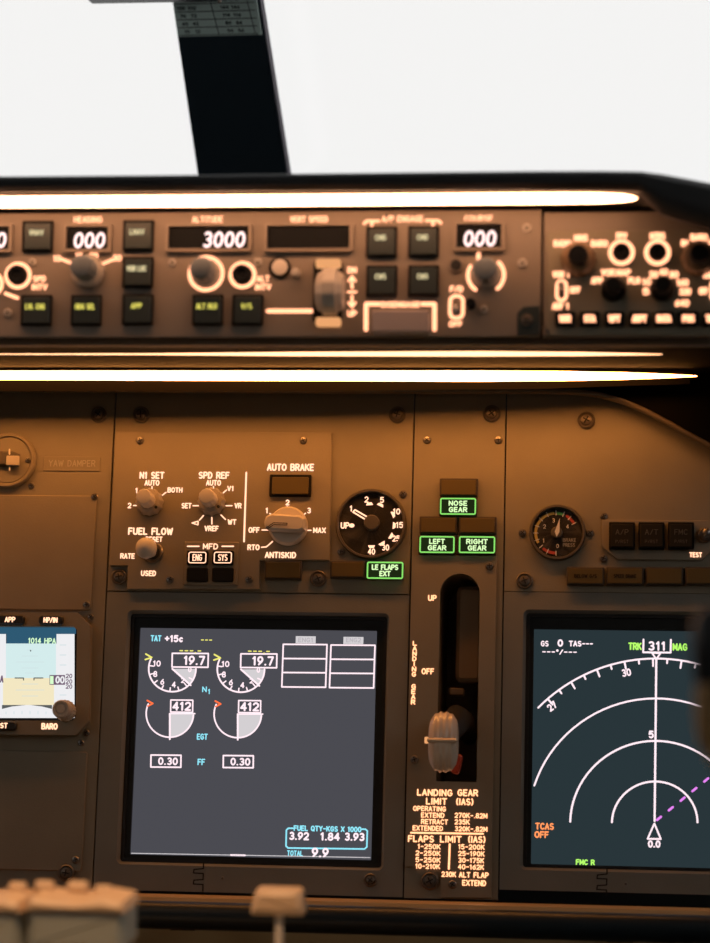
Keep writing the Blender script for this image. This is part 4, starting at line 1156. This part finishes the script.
o = bpy.data.objects.new('axle_pin', B().tube([(-RX * 1.28, .001, 0), (-RX * .9, .001, 0)], .0022, 12).mesh('axle_pin', LITSOFT)); COL.objects.link(o); Lv._link(o, kn, wk, 0, 'orange glint drawn as a glowing pin')  # orange glint beside the knob, put in as a glowing pin
tr = fm(457, 764, .022)
o = bpy.data.objects.new('trigger', B().prism(rrect(.0055, .013, .002), -.004, .004, .001).mesh('trigger', REDP)); COL.objects.link(o); Lv._link(o, tr, None, R(-12), 'red trigger')
q0 = fm(457, 692, -.02)
o = bpy.data.objects.new('stop_block', B().prism(rrect(.010, .005, .001), -.006, .004, .0008).mesh('stop_block', WELL)); COL.objects.link(o); Lv._link(o, q0, None)

# ------------------------------------------------------------------ right section
Q = Thing(MIP, 'instrument_panel', 'brown panel under the curved black trim with a row of unlit annunciators', 'instrument panel', 620, 592)
k = Q.k
qo = [(seam_u(UX3 + 4.5) + g - Q.o0.x, Q.xy(600, 592.5)[1]), (seam_u(860) - Q.o0.x, Q.xy(600, 592.5)[1]), (seam_u(860) - Q.o0.x, Q.xy(600, 377)[1]), (seam_u(UX3 + 4.5) + g - Q.o0.x, Q.xy(600, 377)[1])]
Q.put('base_plate', B().prism(qo, -.003, 0, .0003).mesh('base_plate', PANEL), 620, 592, 0)
for x in (585.5, 625, 664.5, 704, 743):
    annunciator(Q, x, 576, 37.5, 18, None, 'BELOW G/S' if x < 600 else 'SPEED BRAKE' if x < 640 else None)
for x, y in ((522.5, 532.8), (590, 533), (604, 516.5), (603.5, 558.3)):
    Q.screw(x, y, 4, .0001)
Q.screw(586.3, 420.5, 9, .0001, True); Q.screw(524.5, 581, 8.6, .0001, True)

Bg = Thing(MIP, 'brake_pressure_gauge', 'round brake pressure dial with yellow green and red arcs', 'gauge', 557, 532.5, .0002)
k = Bg.k
knob(Bg, 'bezel', 557.5, 533, [(28.4, 0), (28.4, 3), (27.3, 4.6), (25.6, 4.6), (25.1, 3.4), (25.1, 1.6)], RINGM, n=56, z=0)
knob(Bg, 'dial_face', 557.5, 533, [(24.9, 1.4), (24.9, 1.6), (0, 1.6)], GAUGE, n=48, z=0)
zg = .0021; yr = 21 * k
for nm, a0, a1, m in (('yellow_arc', 210, 95, YEL), ('green_arc', 90, 68, GRN), ('red_arc', 60, 28, RED), ('red_arc', 270, 232, RED)):
    Bg.put(nm, B().stroke(arc(0, 0, 20.3 * k, a0, a1, 20), 2.8 * k, 0, False).mesh(nm, m), 556, 533, zg)
for a in (270, 245, 222, 200, 180, 160, 138, 115, 90, 68, 48, 28):
    Bg.line([(556 + 22.5 * math.cos(R(a)), 533 - 22.5 * math.sin(R(a))), (556 + 18 * math.cos(R(a)), 533 - 18 * math.sin(R(a)))], .9, WHITE, zg + .0002, 'dial_mark')
for t, x, y in (('1', 543.5, 540.5), ('2', 544.5, 526.5), ('3', 553.5, 520.5), ('4', 567.5, 526.5), ('0', 557.5, 546)):
    Bg.text(t, x, y, 4.2, WHITE, st=.16, z=zg, name='dial_digit')
Bg.text('BRAKE', 569.5, 540, 3.6, DIMW, w=13, st=.15, z=zg, name='dial_print'); Bg.text('PRESS', 569, 545, 3.6, DIMW, w=12, st=.15, z=zg, name='dial_print')
P_ = [Bg.xy(x, y, .0045) for x, y in ((554.8, 531.5), (559.8, 518), (559.6, 532), (556.5, 537))]
c_ = Bg.xy(556.5, 532, .0045)
Bg.put('pointer', B().prism([(x - c_[0], y - c_[1]) for x, y in P_], 0, .0004).mesh('pointer', WHITE), 556.5, 532, .0045)
knob(Bg, 'hub', 556.8, 532.8, [(5.8, 0), (5.8, 2.2), (4.8, 2.8), (0, 2.8)], RINGM, z=.0017)

As = Thing(MIP, 'autoflight_warning_panel', 'small chamfered module with three dark square warning buttons marked A/P, A/T and FMC', 'control panel', 655, 559, .0002)
k = As.k
c0 = As.xy(655, 540)
ao = [(617, 559.5), (702, 560.5), (712, 551), (730, 551), (730, 520.5), (601.5, 519.5), (601.5, 546)]
As.put('module_plate', B().prism(poly_local(As, ao, .0022, c0), 0, .0022, .0005).mesh('module_plate', PANEL2), 655, 540, 0, ref=0)
for t, x in (('A/P', 622, ), ('A/T', 651.5), ('FMC', 681)):
    o = As.rect('warning_button', x - 13, 522, x + 13, 549, .0023, .007, BTNF, 1, .8)
    As.rect('lens', x - 11.3, 524, x + 11.3, 547, .0071, .0088, ANNT, 1, .6, parent=o)
    As.text(t, x, 532, 5.6, RINGM, w=13, st=.14, z=.0091, parent=o); As.text('P/RST', x, 541.5, 3.4, RINGM, w=13, st=.14, z=.0091, parent=o)
As.text('TEST', 695.7, 554.8, 5, LIT, w=12.5, st=.22, z=.0026)
As.text('1', 712.5, 524, 5.4, LIT, z=.0026); As.text('2', 712.5, 546.5, 5.4, LIT, z=.0026)
o = knob(As, 'toggle_switch', 705, 535.5, [(8, 0), (8, 1.6), (6.8, 2.4), (5.4, 1.8), (4.6, 1)], STEEL, z=.0023)
As.put('toggle_bat', B().tube([(0, 0, .001), (0, 0, .008), (0, -.0002, .013), (0, -.0002, .0142)], [.0016, .0022, .0027, .001]).mesh('toggle_bat', STEEL), 706, 535.5, .0023, o)

# ------------------------------------------------------------------ ledge, rail and lower panel under the displays
def world_thing(name, label, cat, loc):
    e = bpy.data.objects.new(name, None); COL.objects.link(e); e.location = loc; e['label'] = label; e['category'] = cat
    return e


Yl = 1.565
Lg = world_thing('ledge', 'brown ledge with a lit front edge below the displays', 'ledge', (pt(300, 905, Yl).x, Yl, zat(920, Yl)))
zl0, zl1 = zat(906.5, Yl, 350), zat(901.5, Yl, 350)
bar_x('shelf', [(Yl, zl0), (Yl + .0015, zl1 - .0006), (Yl + .004, zl1), (Yl + .016, zl1 - .001), (Yl + .016, zl0 - .0002)], -700, 900, Yl, 900, GOLD, Lg)
bar_x('lower_face', [(Yl + .012, zl0 - .0005), (Yl + .02, zl0 - .0005), (Yl + .02, zl0 - .30), (Yl + .012, zl0 - .30)], -700, 900, Yl, 900, GOLD, Lg)
Yr = 1.50
Rl = world_thing('padded_rail', 'round black padded rail running below the displays', 'rail', (pt(300, 921, Yr).x, Yr, zat(921, Yr)))
p0, p1 = pt(-700, 903, Yr), pt(900, 930, Yr); zr = zat(921.5, Yr, 400); rr_ = 14.2 / FPX * Yr
child_world('rail_tube', B().tube([(p0.x, Yr, zr), (p1.x, Yr, zr)], rr_, 24).mesh('rail_tube', RAILM), Rl)
for px in (-300, 180, 620):
    x = pt(px, 921, Yr).x
    b_ = hexa([(x - .008, Yr + rr_ * .9, zr - .011), (x + .008, Yr + rr_ * .9, zr - .011), (x + .008, Yr + rr_ * .9, zr - .006), (x - .008, Yr + rr_ * .9, zr - .006)], Vector((0, Yl + .011 - Yr - rr_ * .9, 0)))
    child_world('bracket', b_.mesh('bracket', DARK), Rl)

# pedestal with levers, its top below the frame
zp = zat(1080, 1.15)
Pd = world_thing('pedestal', 'grey control pedestal under the thrust levers and the beige speed brake lever', 'pedestal', (-.31, 1.2, 0))
pp_ = [(-.47, 1.0), (-.10, 1.0), (-.10, 1.46), (-.47, 1.46)]
child_world('pedestal_body', B().prism(pp_, 0.0, zp, .004).mesh('pedestal_body', LEVER), Pd)


def thrust(px0, px1, label, knobs):
    Y = 1.12
    T = Thing(depth(Y), 'thrust_lever', label, 'lever', (px0 + px1) / 2, 950, 0, 'thrust levers')
    k = T.k
    zc = zp - T.fr.O.z - T.o0.y
    w, h, cx, cy = T.dims(px0, 906, px1, 946, 0)
    T.put('grip', B().prism(rrect(w, h, 5 * k, 5), -.02, .012, .003).mesh('grip', LEVER), (px0 + px1) / 2, 926, 0)
    cap = [(-w / 2 - 2 * k, -4 * k), (w / 2 + 2 * k, -4 * k), (w / 2 - 1 * k, 5 * k), (w * .28, 8.5 * k), (0, 4.5 * k), (-w * .28, 6 * k), (-w / 2 + 3 * k, 8 * k)]
    T.put('grip_cap', B().prism(cap, -.022, .014, .002).mesh('grip_cap', LEVERB), (px0 + px1) / 2, 903, 0)
    for x, y, r in knobs:
        T.put('reverse_knob', B().tube([(-r * 1.5 * k, 0, 0), (-r * 1.2 * k, 0, 0), (r * 1.2 * k, 0, 0), (r * 1.5 * k, 0, 0)], [r * .6 * k, r * k, r * k, r * .6 * k], 16).mesh('reverse_knob', LEVERB), x, y, -.016)
    yb = T.xy((px0 + px1) / 2, 945)[1]
    o = bpy.data.objects.new('shaft', B().tube([(0, yb + .004, -.006), (0, (yb + zc) / 2, -.006), (0, zc, -.006)], .010, 12).mesh('shaft', LEVER)); COL.objects.link(o); T._link(o, Vector((cx, 0, 0)), None)
    return T


thrust(-45, 25, 'grey thrust lever with beige cap and one reverse knob on top', [(18, 888, 6)])
thrust(33, 128, 'wide grey thrust lever with three beige reverse knobs on top', [(45, 887, 6.5), (78, 888, 7), (104, 891, 6)])
Lk = Thing(depth(1.2), 'speed_brake_lever', 'beige flat topped lever knob on a thin pale stem before the black rail', 'lever', 279, 960, 0)
k = Lk.k
kp = [(-26, -12.5), (25.5, -12.5), (26.5, -8), (23, 10.5), (20, 12.5), (-19.5, 12.5), (-22.5, 10.5), (-27, -8)]
Lk.put('lever_knob', B().prism([(x * k, y * k) for x, y in kp], -.008, .006, .003).mesh('lever_knob', LEVERB), 278.5, 901.5, 0)
yb = Lk.xy(279, 914.5)[1]; zc = zp - Lk.fr.O.z - Lk.o0.y
o = bpy.data.objects.new('stem', B().tube([(0, yb, 0), (0, (yb + zc) / 2, 0), (0, zc, 0)], 4.4 * k, 14).mesh('stem', KNOBW)); COL.objects.link(o); Lk._link(o, Vector((0, 0, 0)), None)

# control wheel: only its left horn reaches into the frame
Yc = 0.85
cw = world_thing('control_wheel', 'dark control wheel horn with a tan lower grip reaching past the navigation display', 'control wheel', (pt(800, 1000, Yc).x, Yc, 0))
hp_ = [pt(x, y, Yc) for x, y in ((711, 608), (711, 620), (712, 650), (713, 682))]
child_world('horn', B().tube(hp_, [.0035, .0065, .0072, .0068], 16).mesh('horn', DARK), cw)
hp_ = [pt(x, y, Yc) for x, y in ((713, 683), (713.5, 700), (714.5, 722), (717, 738), (730, 756), (760, 775), (800, 782))]
child_world('grip', B().tube(hp_, [.0062, .0068, .0070, .0070, .0075, .008, .009], 16).mesh('grip', GRIPT), cw)
q = pt(800, 782, Yc); q2 = pt(880, 782, Yc)
child_world('hub', B().tube([q - Vector((.001, 0, 0)), q2], .02, 16).mesh('hub', DARK), cw)
child_world('column', B().tube([(q2.x - .02, Yc + .02, q.z), (q2.x - .02, Yc + .12, q.z - .3), (q2.x - .02, Yc + .2, 0)], .022, 16).mesh('column', DARK), cw)
h2 = [pt(x, y, Yc) for x, y in ((880, 782), (930, 778), (955, 750), (958, 700), (960, 612))]
child_world('grip', B().tube(h2, [.009, .008, .0075, .007, .005], 16).mesh('grip', GRIPT), cw)

# compass hanging from the post, its lower edge at the top of the frame
Cp = Thing(depth(1.80), 'compass', 'black compass housing whose lower edge hangs across the top of the post', 'compass', 157, 0, 0)
k = Cp.k
w, h, cx, cy = Cp.dims(91, -60, 222, 2.6, -.006)
Cp.put('housing', B().prism(rrect(w, h, 2 * k), -.006, .03, .002).mesh('housing', DARK), 156.5, -28.7, 0, ref=-.006)
Cp.put('adjusting_screw', B().tube([(0, 1 * k, 0), (0, -2.4 * k, 0)], 2 * k, 10).mesh('adjusting_screw', DSTEEL), 219.5, .5, .026)
Cp.put('mount', B().prism(rrect(w * .3, .04, .004), -.05, -.007, .002).mesh('mount', DARK), 200, -60, 0)

# unseen overhead flood lamp, added to warm the levers
Fl = world_thing('added_flood_lamp', 'small round flood lamp added in the ceiling to warm the levers', 'lamp', (-.27, .78, ZC))
child_world('lamp_can', B().lathe([(.035, ZC - .03), (.035, ZC - .001)], 24, c=(-.27, .78)).mesh('lamp_can', DARK), Fl)
sd = bpy.data.lights.new('added_flood_light', 'SPOT'); so_ = bpy.data.objects.new('added_flood_light', sd); COL.objects.link(so_)
sd.color = (1.0, .56, .27); sd.energy = 26; sd.spot_size = R(34); sd.spot_blend = .6; sd.shadow_soft_size = .03
so_.parent = Fl; so_.location = (0, 0, -.04)
so_.rotation_euler = Vector((-.05, .36, -.87)).to_track_quat('-Z', 'Y').to_euler()
